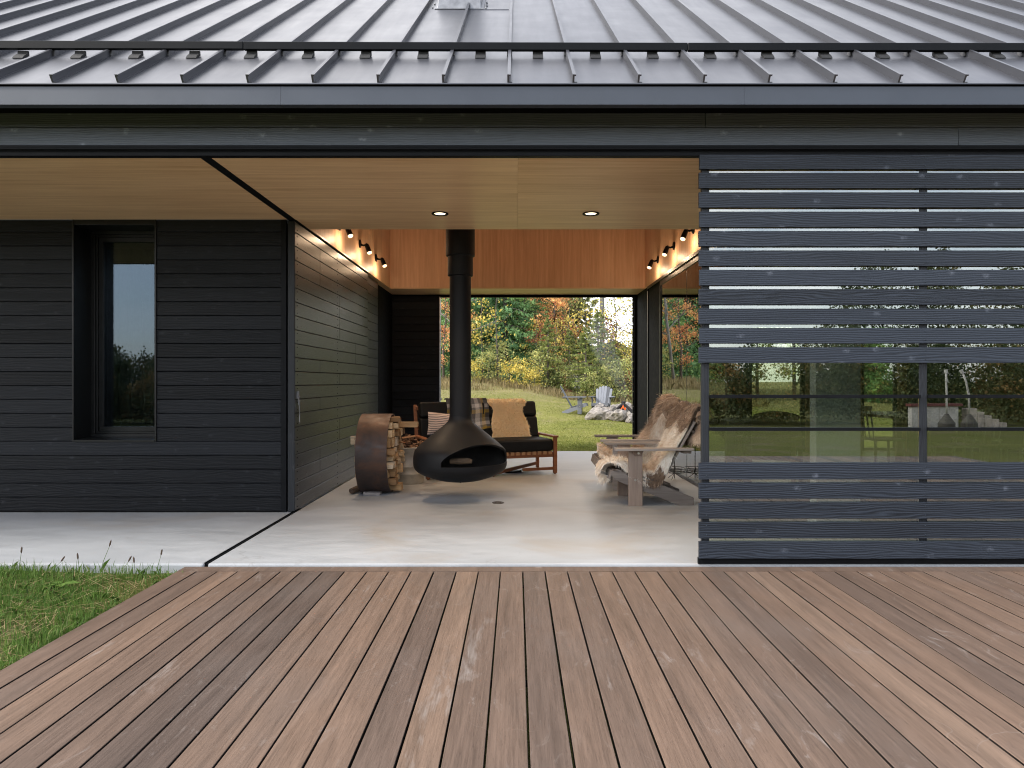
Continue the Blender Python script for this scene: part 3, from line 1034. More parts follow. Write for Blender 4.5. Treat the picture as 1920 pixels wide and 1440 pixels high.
b = MB()
b.box(2.415, 2.775, 5.50, 5.62, .002, CZ - .002)
b.box(2.40, 2.79, 5.49, 5.63, .002, .09)
part(b, 'column', 'cabinet', bevel=.004)
# room inside
b = MB()
b.box(2.18, 9, 6.9, D3, .002, .006)
part(b, 'room_floor', 'roomfloor')
b = MB()
YB = 11.86
for x0, x1, z0, z1 in ((2.60, 4.05, 0, CZ), (5.0, 6.0, 0, CZ), (6.62, 9.0, 0, CZ), (4.05, 5.0, 2.25, CZ), (6.0, 6.62, 2.2, CZ), (2.18, 2.6, 2.45, CZ)):
    b.box(x0, x1, YB, YB + .08, z0, z1 - .002)
b.box(8.98, 9.05, 6.9, D3, 0, CZ)
part(b, 'room_wall', 'interior')
b = MB()
for x in (3.02, 5.02, 6.62, 5.84):
    b = MB()
    b.box(x, x + .15, YB - .03, YB - .003, 0.008, 2.5)
    part(b, 'timber_reveal', 'ply_z')
b = MB()
for x0, x1 in ((4.05, 5.0), (6.0, 6.62)):
    ring(b, x0, x1, .02, 2.22, .05, YB + .01, YB + .06)
part(b, 'rear_window', 'frame')

# gables keep daylight out of the attic
b = MB()
for x in (-9.98, 9.98):
    b.add([(x, D1, zt), (x, D3, zt), (x, RID, rz(RID) - .02)], [(0, 1, 2)])
b.box(-10, 10, 12.0, 12.05, CZ + .02, 3.3)
b.box(-10, 10, 11.97, 12.0, CZ, CZ + .2)
part(b, 'gable', 'black')

# ---- sliding slatted screen
SS = F / 4.55
sx0 = (1317 - 968) / SS
sxr = 7.0


def sz(py):
    return EYE + (715 - py) / SS


b = MB()
b.box(sx0 - .01, sxr, 4.576, 4.61, sz(288.5), sz(284))
screen = part(b, 'slat_screen', 'blacksteel')
px0 = (1727 - 968) / SS
for x0, x1 in ((sx0 + .003, sx0 + .052), (px0, px0 + .055), (px0 + 1.5, px0 + 1.555)):
    b = MB()
    b.box(x0, x1, 4.5735, 4.610, sz(1046), sz(289))
    part(b, 'post', 'post', screen, bevel=.003, seg=1)
for x0, x1 in ((sx0 + .053, px0 - .001), (px0 + .056, px0 + 1.499), (px0 + 1.556, sxr)):
    b = MB()
    b.box(x0, x1, 4.5745, 4.5795, sz(1046), sz(289))
    part(b, 'pane', 'glass_front', screen)
tops = [(289.7, 317), (323.6, 352.6), (360.4, 389), (396.5, 425.6), (432.9, 461.8), (469.4, 498.6), (505.7, 535), (542, 571.2), (578.5, 607.7), (614.9, 643.9), (651, 680.4),
        (867.8, 899), (905.5, 935.2), (942.3, 972.6), (979.2, 1009.7), (1015.6, 1047.5)]
for i, (a, c) in enumerate(tops):
    b = MB()
    xo = sx0 - .022 if i > 10 or i % 3 else sx0 - .018
    tl = rnd.uniform(-.0015, .0015)
    yy = 4.55 + rnd.uniform(-.001, .001)
    th = .022
    pr = [(yy, sz(c)), (yy + th, sz(c)), (yy + th, sz(a)), (yy, sz(a))]
    b.prism(pr, 0, xo, sxr, tone=rnd.random())
    for x in (sx0 + .027, px0 + .028):
        for q in (.22, .78):
            zc = sz(c) + (sz(a) - sz(c)) * q
            for aa in range(6):
                pass
            b.tube([(x, yy - .0035, zc), (x, yy + .004, zc)], .0042, 8, tone=.9)
    part(b, 'slat', 'slat', screen, bevel=.004, seg=2)
for y in (743.5, 805):
    b = MB()
    for x0, x1 in ((sx0 + .052, px0), (px0 + .055, px0 + 1.5), (px0 + 1.555, sxr)):
        b.box(x0, x1, 4.552, 4.573, sz(y + 3), sz(y - 3))
    part(b, 'crossbar', 'blacksteel', screen)
b = MB()
b.box(sx0 - .02, sxr, 4.578, 4.60, .0, sz(1047.5))
part(b, 'floor_guide', 'blacksteel', screen)

# ==================================================== LAMPS
trim0 = None
for (px, lab) in ((825, 'round recessed downlight in the plywood ceiling just left of the black flue'),
                  (1108, 'round recessed downlight in the plywood ceiling, right of the flue')):
    x, y, _ = at(px, 400, 1.512 * 1280 / 315)
    r = thing('downlight', lab, 'downlight', (x, y, CZ), 0, 'downlights in the plywood ceiling')
    b = MB()
    b.lathe([(.052, -.001), (.075, -.001), (.077, -.006), (.074, -.009), (.056, -.008), (.050, .004), (.050, .05)], n=32)
    b.build('trim_ring', M['blacksteel'], r, smooth=True)
    b = MB()
    b.lathe([(.0, -.002), (.03, -.0035), (.049, -.002)], n=28)
    b.build('lens', M['downbulb'], r, smooth=True)
    l = bpy.data.lights.new('downlight_beam', 'SPOT')
    l.energy = 20
    l.color = (1, .74, .45)
    l.spot_size = R(100)
    l.spot_blend = .6
    l.shadow_soft_size = .05
    lo = link(bpy.data.objects.new('downlight_beam', l), r)
    lo.location = (0, 0, -.02)


def spot_lamp(side, y, lab):
    x = W0 if side > 0 else W1
    r = thing('spot_lamp', lab, 'wall lamp', (x, y, EYE + 1.80), 0, 'black spot lamps on the plywood well walls')
    s = side
    b = MB()
    b.tube([(0, 0, 0), (s * .012, 0, 0), (s * .02, 0, 0)], [.055, .055, .035], 20)
    b.build('wall_plate', M['blacksteel'], r)
    b = MB()
    b.tube([(s * .01, 0, -.01), (s * .05, 0, -.022), (s * .085, -.005, -.018), (s * .10, -.008, -.03)], [.016, .013, .013, .02], 10)
    b.build('arm', M['blacksteel'], r, smooth=True)
    d = Vector((s * .36, -.06, -.93)).normalized()
    p0 = Vector((s * .088, -.006, .0))
    b = MB()
    b.tube([p0, p0 + d * .02, p0 + d * .05, p0 + d * .12], [.012, .027, .030, .034], 16)
    b.build('lamp_shade', M['blacksteel'], r)
    b = MB()
    q = p0 + d * .12
    b.tube([q, q + d * .012, q + d * .024], [.027, .030, .020], 16)
    b.build('bulb', M['bulb'], r, smooth=True)
    l = bpy.data.lights.new('bulb_light', 'POINT')
    l.energy = 1.7
    l.color = (1, .70, .44)
    l.shadow_soft_size = .028
    lo = link(bpy.data.objects.new('bulb_light', l), r)
    lo.location = q + d * .055
    l = bpy.data.lights.new('spot_beam', 'SPOT')
    l.energy = 20
    l.color = (1, .74, .50)
    l.spot_size = R(95)
    l.spot_blend = .8
    l.shadow_soft_size = .03
    lo = link(bpy.data.objects.new('spot_beam', l), r)
    lo.location = q + d * .06
    lo.rotation_euler = d.to_track_quat('-Z', 'Y').to_euler()


for y, wd in ((7.9, 'half hidden by the front ceiling edge'), (8.93, 'in the middle of its row of three'), (9.95, 'farthest from the deck and lowest in view')):
    spot_lamp(1, y, 'spot lamp on the left plywood wall, ' + wd)
for y, wd in ((8.07, 'half cut off by the slatted screen edge'), (9.07, 'in the middle of its row of three'), (10.1, 'farthest from the deck and lowest in view')):
    spot_lamp(-1, y, 'spot lamp on the right plywood wall, ' + wd)

# ============================================================ HANGING FIREPLACE
FXc, FYc = -0.59, 7.2
fp = thing('hanging_fireplace', 'matt black cone shaped fireplace hanging from the ceiling on a long round flue', 'fireplace', (FXc, FYc, 0))
prof = [(0.0, .168), (.06, .170), (.135, .176), (.235, .194), (.32, .221), (.405, .254), (.467, .292), (.487, .325), (.493, .365), (.493, .420), (.489, .462),
        (.478, .500), (.455, .530), (.420, .562), (.380, .597), (.325, .641), (.269, .686), (.215, .728), (.175, .760), (.145, .788), (.126, .815), (.116, .842), (.1125, .875)]
pl = [0.0]
for (r0, z0), (r1, z1) in zip(prof[:-1], prof[1:]):
    pl.append(pl[-1] + math.hypot(r1 - r0, z1 - z0))


def prof_at(s):
    s = min(max(s, 0), pl[-1])
    for i in range(len(pl) - 1):
        if s <= pl[i + 1] + 1e-9:
            t = (s - pl[i]) / (pl[i + 1] - pl[i])
            return (prof[i][0] + t * (prof[i + 1][0] - prof[i][0]), prof[i][1] + t * (prof[i + 1][1] - prof[i][1]))
    return prof[-1]


def s_of_z(z):
    for i in range(len(pl) - 1):
        if prof[i + 1][1] >= z:
            t = (z - prof[i][1]) / (prof[i + 1][1] - prof[i][1])
            return pl[i] + t * (pl[i + 1] - pl[i])
    return pl[-1]


AC, AW = R(40), R(58)
ZB = .375
sb = s_of_z(ZB)
NA = 144


def top_s(a):
    """upper edge of the mouth at this azimuth (0 faces the camera, + is to the right)"""
    u = (a - AC) / AW
    if abs(u) >= 1:
        return sb
    h = .42 + (.585 - .42) * (1 - abs(u) ** 2.4) ** .75
    return s_of_z(h)


vs, fs = [], []
N1, N2 = 16, 26
cols = []
angs = sorted(set([round(-math.pi + 2 * math.pi * k / NA, 6) for k in range(NA)] + [round(AC - AW, 6), round(AC + AW, 6)]))
vmap = {}


def vid(r, z, a):
    key = (round(r, 5), round(z, 5), round(a, 5) if r > 1e-6 else 0)
    if key not in vmap:
        vmap[key] = len(vs)
        vs.append((r * math.sin(a), -r * math.cos(a), z))
    return vmap[key]


for a in angs:
    edge = abs(abs(a - AC) - AW) < 1e-5
    lo = [vid(*prof_at(sb * i / N1), a) for i in range(N1 + 1)]
    stop = top_s(a)
    hs = s_of_z(.42)
    if edge:
        up = [lo[-1]] + [vid(*prof_at(hs + (pl[-1] - hs) * i / (N2 - 1)), a) for i in range(N2)]
        cols.append((lo, up, True))
    elif stop > sb + 1e-6:
        up = [None] + [vid(*prof_at(stop + (pl[-1] - stop) * i / (N2 - 1)), a) for i in range(N2)]
        cols.append((lo, up, 'open'))
    else:
        up = [lo[-1]] + [vid(*prof_at(hs + (pl[-1] - hs) * i / (N2 - 1)), a) for i in range(N2)]
        cols.append((lo, up, True))
n = len(angs)
for i in range(n):
    A, B = cols[i], cols[(i + 1) % n]
    for j in range(N1):
        f = [A[0][j], B[0][j], B[0][j + 1], A[0][j + 1]]
        f = list(dict.fromkeys(f))
        if len(f) > 2:
            fs.append(f)
    for j in range(N2):
        if j == 0 and (A[2] == 'open' or B[2] == 'open'):
            continue
        f = list(dict.fromkeys([A[1][j], B[1][j], B[1][j + 1], A[1][j + 1]]))
        if len(f) > 2:
            fs.append(f)
b = MB()
b.add(vs, fs)
bowl = b.build('fire_bowl', M['firebowl'], fp, smooth=True)
md = bowl.modifiers.new('plate', 'SOLIDIFY')
md.thickness = .022
md.offset = -1
md2 = bowl.modifiers.new('edge', 'EDGE_SPLIT')
md2.split_angle = R(40)
b = MB()
b.lathe([(0, .20), (.15, .205), (.3, .24), (.40, .29), (.455, .34), (.462, .42), (.44, .51), (.36, .575), (.24, .675), (.12, .77), (.0, .78)], n=48)
fb = b.build('firebox_lining', M['firebox'], fp, smooth=True)
# open the lining where the mouth is
me = fb.data
import bmesh
bm = bmesh.new()
bm.from_mesh(me)
kill = []
for f in bm.faces:
    c = f.calc_center_median()
    a = math.atan2(c.x, -c.y)
    if abs(a - AC) < AW + .05 and .33 < c.z < .66 and math.hypot(c.x, c.y) > .2:
        kill.append(f)
bmesh.ops.delete(bm, geom=kill, context='FACES')
bm.to_mesh(me)
bm.free()
b = MB()
b.lathe([(.1125, .86), (.1125, 2.35)], n=40)
b.lathe([(.1135, .868), (.1145, .872), (.1145, .878), (.1135, .882)], n=40)
b.build('flue', M['firebowl'], fp, smooth=True)
b = MB()
b.lathe([(.1125, 2.33), (.130, 2.335), (.133, 2.34), (.133, 2.535), (.136, 2.54), (.152, 2.545), (.153, 2.55), (.153, 3.2)], n=40)
b.build('flue_collar', M['firebowl'], fp, smooth=False)
b = MB()
b.tube([(0, 0, .17), (0, 0, .162), (0, 0, .15)], [.012, .008, .003], 10)
b.build('drip_nipple', M['firebowl'], fp)


def lump(bm_, c, s, seed, sub=2, amp=.25, flat=1.0):
    """irregular stone: displaced icosphere added to an MB"""
    q = bmesh.new()
    bmesh.ops.create_icosphere(q, subdivisions=sub, radius=1.0)
    r = random.Random(seed)
    dirs = [(Vector((r.gauss(0, 1), r.gauss(0, 1), r.gauss(0, 1))).normalized(), r.uniform(.45, .95)) for _ in range(9)]
    q.verts.ensure_lookup_table()
    out = []
    for v in q.verts:
        d = v.co.normalized()
        k = 1.0
        for n_, h in dirs:
            t = d.dot(n_)
            if t * k > h:
                k = h / t if t > 1e-3 else k
        k *= 1 + amp * .25 * math.sin(d.x * 9 + seed) * math.sin(d.y * 8 + seed * 2)
        out.append((c[0] + d.x * k * s[0], c[1] + d.y * k * s[1], c[2] + d.z * k * s[2] * flat))
    bm_.add(out, [[l.index for l in f.verts] for f in q.faces])
    q.free()


b = MB()
b.grid(lambda u, v: (.43 * v * math.cos(u * 2 * math.pi), .43 * v * math.sin(u * 2 * math.pi), .368 + .05 * math.sin(v * 9 + u * 20) * v * .3 + .03 * (1 - v)), 36, 10)
for k in range(90):
    a, r_ = rnd.uniform(0, 2 * math.pi), .40 * math.sqrt(rnd.random())
    lump(b, (r_ * math.cos(a), r_ * math.sin(a), .392 + rnd.uniform(0, .02)), [rnd.uniform(.012, .035)] * 3, k, 1)
tag(b.build('ash_bed', M['ash'], None, loc=(FXc, FYc, .01)), 'bed of grey ash and cinders lying inside the fireplace bowl', 'ash', kind='stuff').location = (FXc, FYc, 0)
b = MB()
b.tube([(-.10, -.26, .412), (-.02, -.27, .416), (.08, -.255, .418), (.12, -.25, .412)], [.026, .033, .031, .022], 9)
o = tag(b.build('charred_log', M['charlog'], loc=(0, 0, 0)), 'half burnt log lying on the ash inside the fireplace mouth', 'log')
o.location = (FXc + .02, FYc - .02, 0)

# ====================================================== RUSTED LOG RING, LOGS, TUB
RX, RY, RZ0, RR = -1.535, 7.57, .434, .432
ang = R(1.5)
ring_t = thing('log_ring', 'wide rusted steel ring standing on edge and packed with firewood', 'log holder', (RX, RY, 0), ang)
b = MB()
Wd = .165
nn = 96
vs = []
for (r_, x_) in ((RR, -Wd), (RR, Wd), (RR - .014, Wd), (RR - .014, -Wd)):
    for k in range(nn):
        a = 2 * math.pi * k / nn
        vs.append((x_, r_ * math.cos(a), RZ0 + r_ * math.sin(a)))
fs = []
for q in range(4):
    for k in range(nn):
        fs.append((q * nn + k, q * nn + (k + 1) % nn, ((q + 1) % 4) * nn + (k + 1) % nn, ((q + 1) % 4) * nn + k))
b.add(vs, fs)
o = b.build('steel_band', M['rust'], ring_t, smooth=True)
o.modifiers.new('edge', 'EDGE_SPLIT').split_angle = R(35)
b = MB()
b = MB()
b.prism([(-.085, 0), (.09, 0), (.095, .028), (-.095, .032)], 1, -.06, .05)
w = tag(b.build('wooden_chock', M['adiron'], loc=(0, 0, 0), bevel=.004), 'flat grey wooden chock wedged under the front of the rusted ring', 'chock')
w.location = (RX - .02, RY - .17, .0)
w.rotation_euler = (0, 0, R(-3))

# firewood: rows of split pieces clipped to the circle
loglist = []
zrow = -RR + .02
while zrow < RR - .07:
    h = min(rnd.uniform(.062, .105), RR - .022 - zrow)
    if RR - .022 - zrow - h < .04:
        h = RR - .03 - zrow
    zc = zrow + h / 2
    half = .94 * math.sqrt(max(0, (RR - .02) ** 2 - max(abs(zrow + .01), abs(zrow + h - .01)) ** 2)) if max(abs(zrow + .01), abs(zrow + h - .01)) < RR - .02 else .09
    y = -half
    while y < half - .03:
        w_ = min(rnd.uniform(.07, .15), half - y)
        if half - (y + w_) < .05:
            w_ = half - y
        loglist.append((y, y + w_, zrow, zrow + h))
        y += w_
    zrow += h
proto_group = 'split logs stacked in the rusted ring'
for i, (y0, y1, z0, z1) in enumerate(loglist):
    j = lambda: rnd.uniform(-.007, .007)
    g = .004
    shape = rnd.random()
    P = [(y0 + g + j() * .4, z0 + g), (y1 - g + j() * .4, z0 + g), (y1 - g + j(), z1 - g + j()), (y0 + g + j(), z1 - g + j())]
    if shape < .3:
        mx = (y0 + y1) / 2
        P = [P[0], P[1], (y1 - g, (z0 + z1) / 2), (mx + j() * 3, z1 - g), (y0 + g, z0 + (z1 - z0) * .6)]
    elif shape < .45:
        P = [P[0], P[1], (y1 - g - (y1 - y0) * .3, z1 - g), P[3]]
    x1 = Wd + rnd.choice([.0, .03, .05, .07, .09, .035]) + rnd.uniform(-.01, .012)
    x0 = x1 - rnd.uniform(.36, .43)
    if x0 < -Wd - .03:
        x0 = -Wd - .02 + rnd.uniform(-.01, .015)
    b = MB()
    n_ = len(P)
    st = 5
    vs = []
    yc, zc = (y0 + y1) / 2, (z0 + z1) / 2
    for q in range(st):
        x = x0 + (x1 - x0) * q / (st - 1)
        for (yy, zz) in P:
            k = 1 + rnd.uniform(-.05, .02) - (.03 if q in (0, st - 1) else 0)
            xx = x + (rnd.uniform(-.008, .008) if q in (0, st - 1) else 0)
            vs.append((xx, yc + (yy - yc) * k, RZ0 + zc + (zz - zc) * k))
    fs = [tuple(range(n_))[::-1], tuple((st - 1) * n_ + k for k in range(n_))]
    for q in range(st - 1):
        for k in range(n_):
            fs.append((q * n_ + k, q * n_ + (k + 1) % n_, (q + 1) * n_ + (k + 1) % n_, (q + 1) * n_ + k))
    b.add(vs, fs)
    o = b.build('firewood_log', M['log'], loc=(0, yc, RZ0 + zc))
    o.location = Matrix.Rotation(ang, 3, 'Z') @ Vector((0, yc, RZ0 + zc)) + Vector((RX, RY, 0))
    o.rotation_euler = (0, 0, ang)
    tag(o, 'split pale firewood log stacked inside the rusted steel ring', 'log', proto_group)
# pieces that stick out
b = MB()
b.box(-.055, .03, -.03, .03, -.045, .045)
o = tag(b.build('firewood_log', M['log'], loc=(0, 0, 0), bevel=.006), 'pale log end sticking out of the wall side of the rusted ring', 'log', proto_group)
o.location = (RX - Wd - .0, RY - .32, .60)
b = MB()
b.prism([(-.05, -.03), (.05, -.02), (.045, .03), (-.03, .035)], 0, -.1, .28)
o = tag(b.build('firewood_log', M['log'], loc=(0, 0, 0), bevel=.006), 'split log jutting farthest out of the upper right of the rusted ring', 'log', proto_group)
o.location = (RX + .14, RY + .18, .735)
b = MB()
b.tube([(-.16, 0, .0), (-.05, .0, .005), (.05, .02, 0)], [.03, .038, .03], 8)
o = tag(b.build('firewood_log', M['bark'], loc=(0, 0, 0)), 'small barky log lying on the concrete between the ring and the wall', 'log', proto_group)
o.location = (RX - .20, RY - .02, .037)
o.rotation_euler = (0, 0, R(70))

tub = thing('metal_tub', 'dull galvanised tub full of bark kindling behind the rusted log ring', 'tub', (-1.31, 8.27, 0))
b = MB()
tp = [(0, .0), (.185, 0), (.188, .008), (.19, .11), (.196, .115), (.196, .125), (.192, .13), (.196, .20), (.202, .205), (.202, .215), (.197, .22), (.208, .42), (.216, .425), (.216, .437), (.206, .44), (.200, .42), (.184, .02), (0, .015)]
b.lathe(tp, n=40)
b.build('tub_body', M['bucket'], tub, smooth=True)
b = MB()
for s in (-1, 1):
    b.tube([(s * .212, -.05, .36), (s * .235, -.045, .35), (s * .24, 0, .34), (s * .235, .045, .35), (s * .212, .05, .36)], .006, 8)
b.build('handle', M['bucket'], tub)
b = MB()
for k in range(150):
    r_ = .20 * math.sqrt(rnd.random())
    a = rnd.uniform(0, 2 * math.pi)
    h = .42 + (.20 - r_) * .8 * rnd.uniform(.5, 1.0)
    c = Vector((r_ * math.cos(a), r_ * math.sin(a), h))
    if k < 60:
        d = Vector((rnd.gauss(0, 1), rnd.gauss(0, 1), rnd.gauss(0, .45))).normalized() * rnd.uniform(.04, .09)
        b.beam(c - d, c + d, rnd.uniform(.015, .035), rnd.uniform(.006, .014), (rnd.gauss(0, .4), rnd.gauss(0, .4), 1))
    else:
        lump(b, c, [rnd.uniform(.018, .04), rnd.uniform(.015, .03), rnd.uniform(.012, .025)], k, 1, .8)
o = tag(b.build('bark_kindling', M['kindling'], loc=(0, 0, 0)), 'heap of brown bark kindling in the galvanised tub', 'kindling', kind='stuff')
o.location = (-1.31, 8.27, 0)

# ============================================================== SOFA
SL = Vector((-.295, 8.77, 0))
SR = R(19.8)
SM = Matrix.Translation(SL) @ Matrix.Rotation(SR, 4, 'Z')
sofa = thing('sofa', 'two seat sofa with reddish teak frame and black cushions', 'sofa', SL, SR)
b = MB()
hw = .855
b.box(-hw, hw, -.012, .022, .225, .292)
b.box(-hw, hw, .60, .64, .225, .292)
for s in (-1, 1):
    b.box(s * hw - .02, s * hw + .02, .024, .598, .23, .288)
b.beam((-hw, .66, .33), (hw, .66, .33), .03, .05)
b.beam((-hw, .765, .86), (hw, .765, .86), .03, .05)
b.beam((-hw, .715, .60), (hw, .715, .60), .025, .05)
b.build('seat_frame', M['teak'], sofa, bevel=.004)
for s in (-1, 1):
    b = MB()
    b.box(s * hw - .024, s * hw + .024, -.035, .012, .012, .482)
    b.lathe([(0, .0), (.014, 0), (.014, .013)], (s * hw, -.012, 0), 10)
    b.build('leg', M['teak'], sofa, bevel=.004)
    b = MB()
    b.box(s * hw - .02, s * hw + .02, .60, .645, .012, .482)
    b.lathe([(0, .0), (.014, 0), (.014, .013)], (s * hw, .62, 0), 10)
    b.build('leg', M['teak'], sofa, bevel=.004)
    b = MB()
    b.beam((s * hw, .645, .30), (s * hw, .80, .905), .034, .045, (1, 0, 0))
    b.build('back_post', M['teak'], sofa, bevel=.004)
    b = MB()
    b.box(s * hw - .036, s * hw + .036, -.055, .70, .482, .508)
    b.build('armrest', M['teak'], sofa, bevel=.006)
b = MB()
b.box(-.024, .024, -.03, .012, .012, .225)
b.lathe([(0, .0), (.014, 0), (.014, .013)], (0, -.01, 0), 10)
b.build('leg', M['teak'], sofa, bevel=.004)
b = MB()
b.beam((.02, -.01, .045), (hw - .02, .61, .075), .03, .042)
b.beam((-.02, -.01, .045), (-hw + .02, .61, .075), .03, .042)
b.box(.40, hw - .024, -.022, .006, .055, .092)
b.box(-hw + .024, -.40, -.022, .006, .055, .092)
b.build('stretcher', M['teak'], sofa, bevel=.003)
b = MB()
for k in range(22):
    x = -.80 + k * .0755
    b.box(x - .024, x + .024, -.005, .59, .294, .304, tone=rnd.random())
    b.box(x - .024, x + .024, -.016, -.006, .262, .304, tone=rnd.random())
b.build('webbing', M['web'], sofa)


def cushion(name, x0, x1, y0, y1, z0, z1, lean=0.0, pv=(0, 0), r=.035):
    b = MB()
    nx, nz = 22, 12
    b.box(x0, x1, y0, y1, z0, z1)
    o = b.build(name, M['leather'], sofa, smooth=True, bevel=r, seg=5)
    sub = o.modifiers.new('w', 'WEIGHTED_NORMAL')
    if lean:
        me = o.data
        for v in me.vertices:
            y, z = v.co.y - pv[0], v.co.z - pv[1]
            c, s = math.cos(lean), math.sin(lean)
            v.co.y, v.co.z = pv[0] + y * c + z * s, pv[1] - y * s + z * c
    return o


cushion('seat_cushion', -.83, -.003, -.03, .60, .305, .462)
cushion('seat_cushion', .003, .83, -.03, .60, .305, .462)
LN = R(15)
for x0, x1 in ((-.835, -.003), (.003, .835)):
    cushion('back_cushion', x0, x1, .50, .62, .44, .735, LN, (.56, .44), .03)
    cushion('head_cushion', x0 + .004, x1 - .004, .488, .625, .738, .955, LN, (.56, .44), .04)


def backface(lx, h, off=0.0):
    """front face of the sofa back at height h up the slope (local)"""
    y, z = .50 - .56 - off, h
    c, s = math.cos(LN), math.sin(LN)
    return Vector((lx, .56 + y * c + z * s, .44 - y * s + z * c))


# sheepskin: hide outline hung over the right half of the back
SKX = .405


def skin_half(t):
    """half width along the hide, t from 0 at the bottom to 1 at the top"""
    pts = [(0, .22), (.03, .285), (.08, .275), (.15, .262), (.25, .268), (.36, .262), (.48, .248), (.60, .225), (.70, .212), (.78, .222), (.86, .262), (.93, .283), (.98, .272), (1.0, .24)]
    for (a, u), (c, v) in zip(pts[:-1], pts[1:]):
        if t <= c:
            k = (t - a) / (c - a)
            k = k * k * (3 - 2 * k)
            return u + (v - u) * k
    return pts[-1][1]


def skin_pt(u, t, off=.02):
    hw_ = skin_half(t) * (1 + .008 * math.sin(t * 23 + (u > .5) * 2))
    h = -.02 + t * .56
    x = SKX + (u * 2 - 1) * hw_ + .03 * (.5 - t)
    bul = off + .012 * math.sin(u * 7 + 1) * math.sin(t * 8)
    over = max(0, t - .93) / .07
    p = backface(x, h, bul * (1 - over * .5))
    if over > 0:
        p.y += over * .05
        p.z -= over * over * .004
    return p


def fur_strands(fn, n, length, width, gravity=(0, 0, -1), col=None, jit=.5, spread=.35):
    """n thin tapering tufts on a parametric sheet (world/local points)"""
    V = np.zeros((n, 3, 3))
    tone = np.zeros(n)
    g = Vector(gravity)
    e = 1e-3
    for i in range(n):
        u, v = rnd.random(), rnd.random()
        p = Vector(fn(u, v))
        du = Vector(fn(min(1, u + e), v)) - Vector(fn(max(0, u - e), v))
        dv = Vector(fn(u, min(1, v + e))) - Vector(fn(u, max(0, v - e)))
        nn_ = du.cross(dv)
        if nn_.length < 1e-12:
            nn_ = Vector((0, 0, 1))
        nn_.normalize()
        if nn_.y > 0.0 and abs(nn_.y) > abs(nn_.z):
            nn_ = -nn_
        elif nn_.z < 0 and abs(nn_.z) >= abs(nn_.y):
            nn_ = -nn_
        t = (g - nn_ * g.dot(nn_))
        d = (nn_ * spread + t * .8 + Vector((rnd.gauss(0, jit), rnd.gauss(0, jit), rnd.gauss(0, jit))) * .5).normalized()
        L = length * rnd.uniform(.5, 1.25)
        s = d.cross(nn_)
        if s.length < 1e-6:
            s = d.orthogonal()
        s = s.normalized() * width
        V[i, 0] = p - s
        V[i, 1] = p + s
        V[i, 2] = p + d * L
        tone[i] = col(u, v) if col else rnd.random()
    return V, np.clip(tone, 0, 1)


sk = thing('sheepskin', 'golden sheepskin hung over the right half of the sofa back', 'sheepskin', SL, SR)
b = MB()
b.grid(lambda u, v: skin_pt(u, v, .022), 30, 40, .55)
o = b.build('hide', M['sheep'], sk, smooth=True)
o.modifiers.new('t', 'SOLIDIFY').thickness = .016
V, tn = fur_strands(lambda u, v: skin_pt(u, v, .026), 15000, .026, .0035, (0, 0, -.6), lambda u, v: .52 + rnd.gauss(0, .2) + .2 * (v > .93), 1.2, .8)
sheet_mesh('wool', V, 3, M['sheep'], tn, sk)

# plaid blanket over the middle of the back
pb = MB()
pu, pvv = [], []
NU, NV = 40, 40


def bl(u, v):
    lx = -.47 + .575 * u
    fold = .012 * math.sin(u * 19) + .008 * math.sin(u * 41 + v * 3)
    h = .56 - v * .40 - .02 * math.sin(u * 5)
    if v < .12:
        k = v / .12
        p = backface(lx, .533, .012 + fold * .3)
        q = p + Vector((0, .11 * (1 - k), .018 * math.sin(k * math.pi / 2)))
        return q
    k = (v - .12) / .88
    lx += .05 * k * (u - .2) + .012 * math.sin(k * 6)
    return backface(lx, .535 - .42 * k + .02 * math.sin(u * 8) * k, .014 + fold)


pb.grid(bl, NU, NV)
o = pb.build('plaid_blanket', M['plaid'], None, smooth=True, loc=(0, 0, 0))
o.location = SL
o.rotation_euler = (0, 0, SR)
for nm, fn in (('pu', lambda i, j: i / NU * .575), ('pv', lambda i, j: j / NV * .5)):
    a = o.data.attributes.new(nm, 'FLOAT', 'POINT')
    a.data.foreach_set('value', [fn(i, j) for j in range(NV + 1) for i in range(NU + 1)])
o.modifiers.new('t', 'SOLIDIFY').thickness = .008
tag(o, 'mustard, grey and white plaid wool blanket draped over the middle of the sofa back', 'blanket')
b = MB()


def pil(u, v, s):
    x, z = u * 2 - 1, v * 2 - 1
    th = .065 * (1 - abs(x) ** 3.2) ** .6 * (1 - abs(z) ** 3.2) ** .6
    return (x * .25 * (1 - .05 * (1 - abs(z))), s * th, z * .155 * (1 - .05 * (1 - abs(x))))


b.grid(lambda u, v: pil(u, v, -1), 24, 18)
b.grid(lambda u, v: pil(1 - u, v, 1), 24, 18)
o = b.build('striped_cushion', M['stripe'], None, smooth=True, loc=(0, 0, 0))
o.matrix_world = SM @ Matrix.Translation(backface(-.50, .185, .065)) @ Matrix.Rotation(-LN, 4, 'X') @ Matrix.Rotation(R(5), 4, 'Y')
tag(o, 'cream cushion with thin dark stripes leaning on the left half of the sofa', 'cushion')
b = MB()
b.prism([(-.12, 0), (.12, 0), (.10, .02), (-.11, .022)], 1, -.09, .09)
b.beam((.10, 0, .015), (.20, .0, .03), .025, .012)
o = tag(b.build('ash_pan', M['blacksteel'], loc=(0, 0, 0), bevel=.003), 'small flat black ash pan lying under the right half of the sofa', 'ash pan')
o.location = (-.055, 9.22, .0)
o.rotation_euler = (0, 0, R(20))

# ============================================================ ADIRONDACK CHAIRS


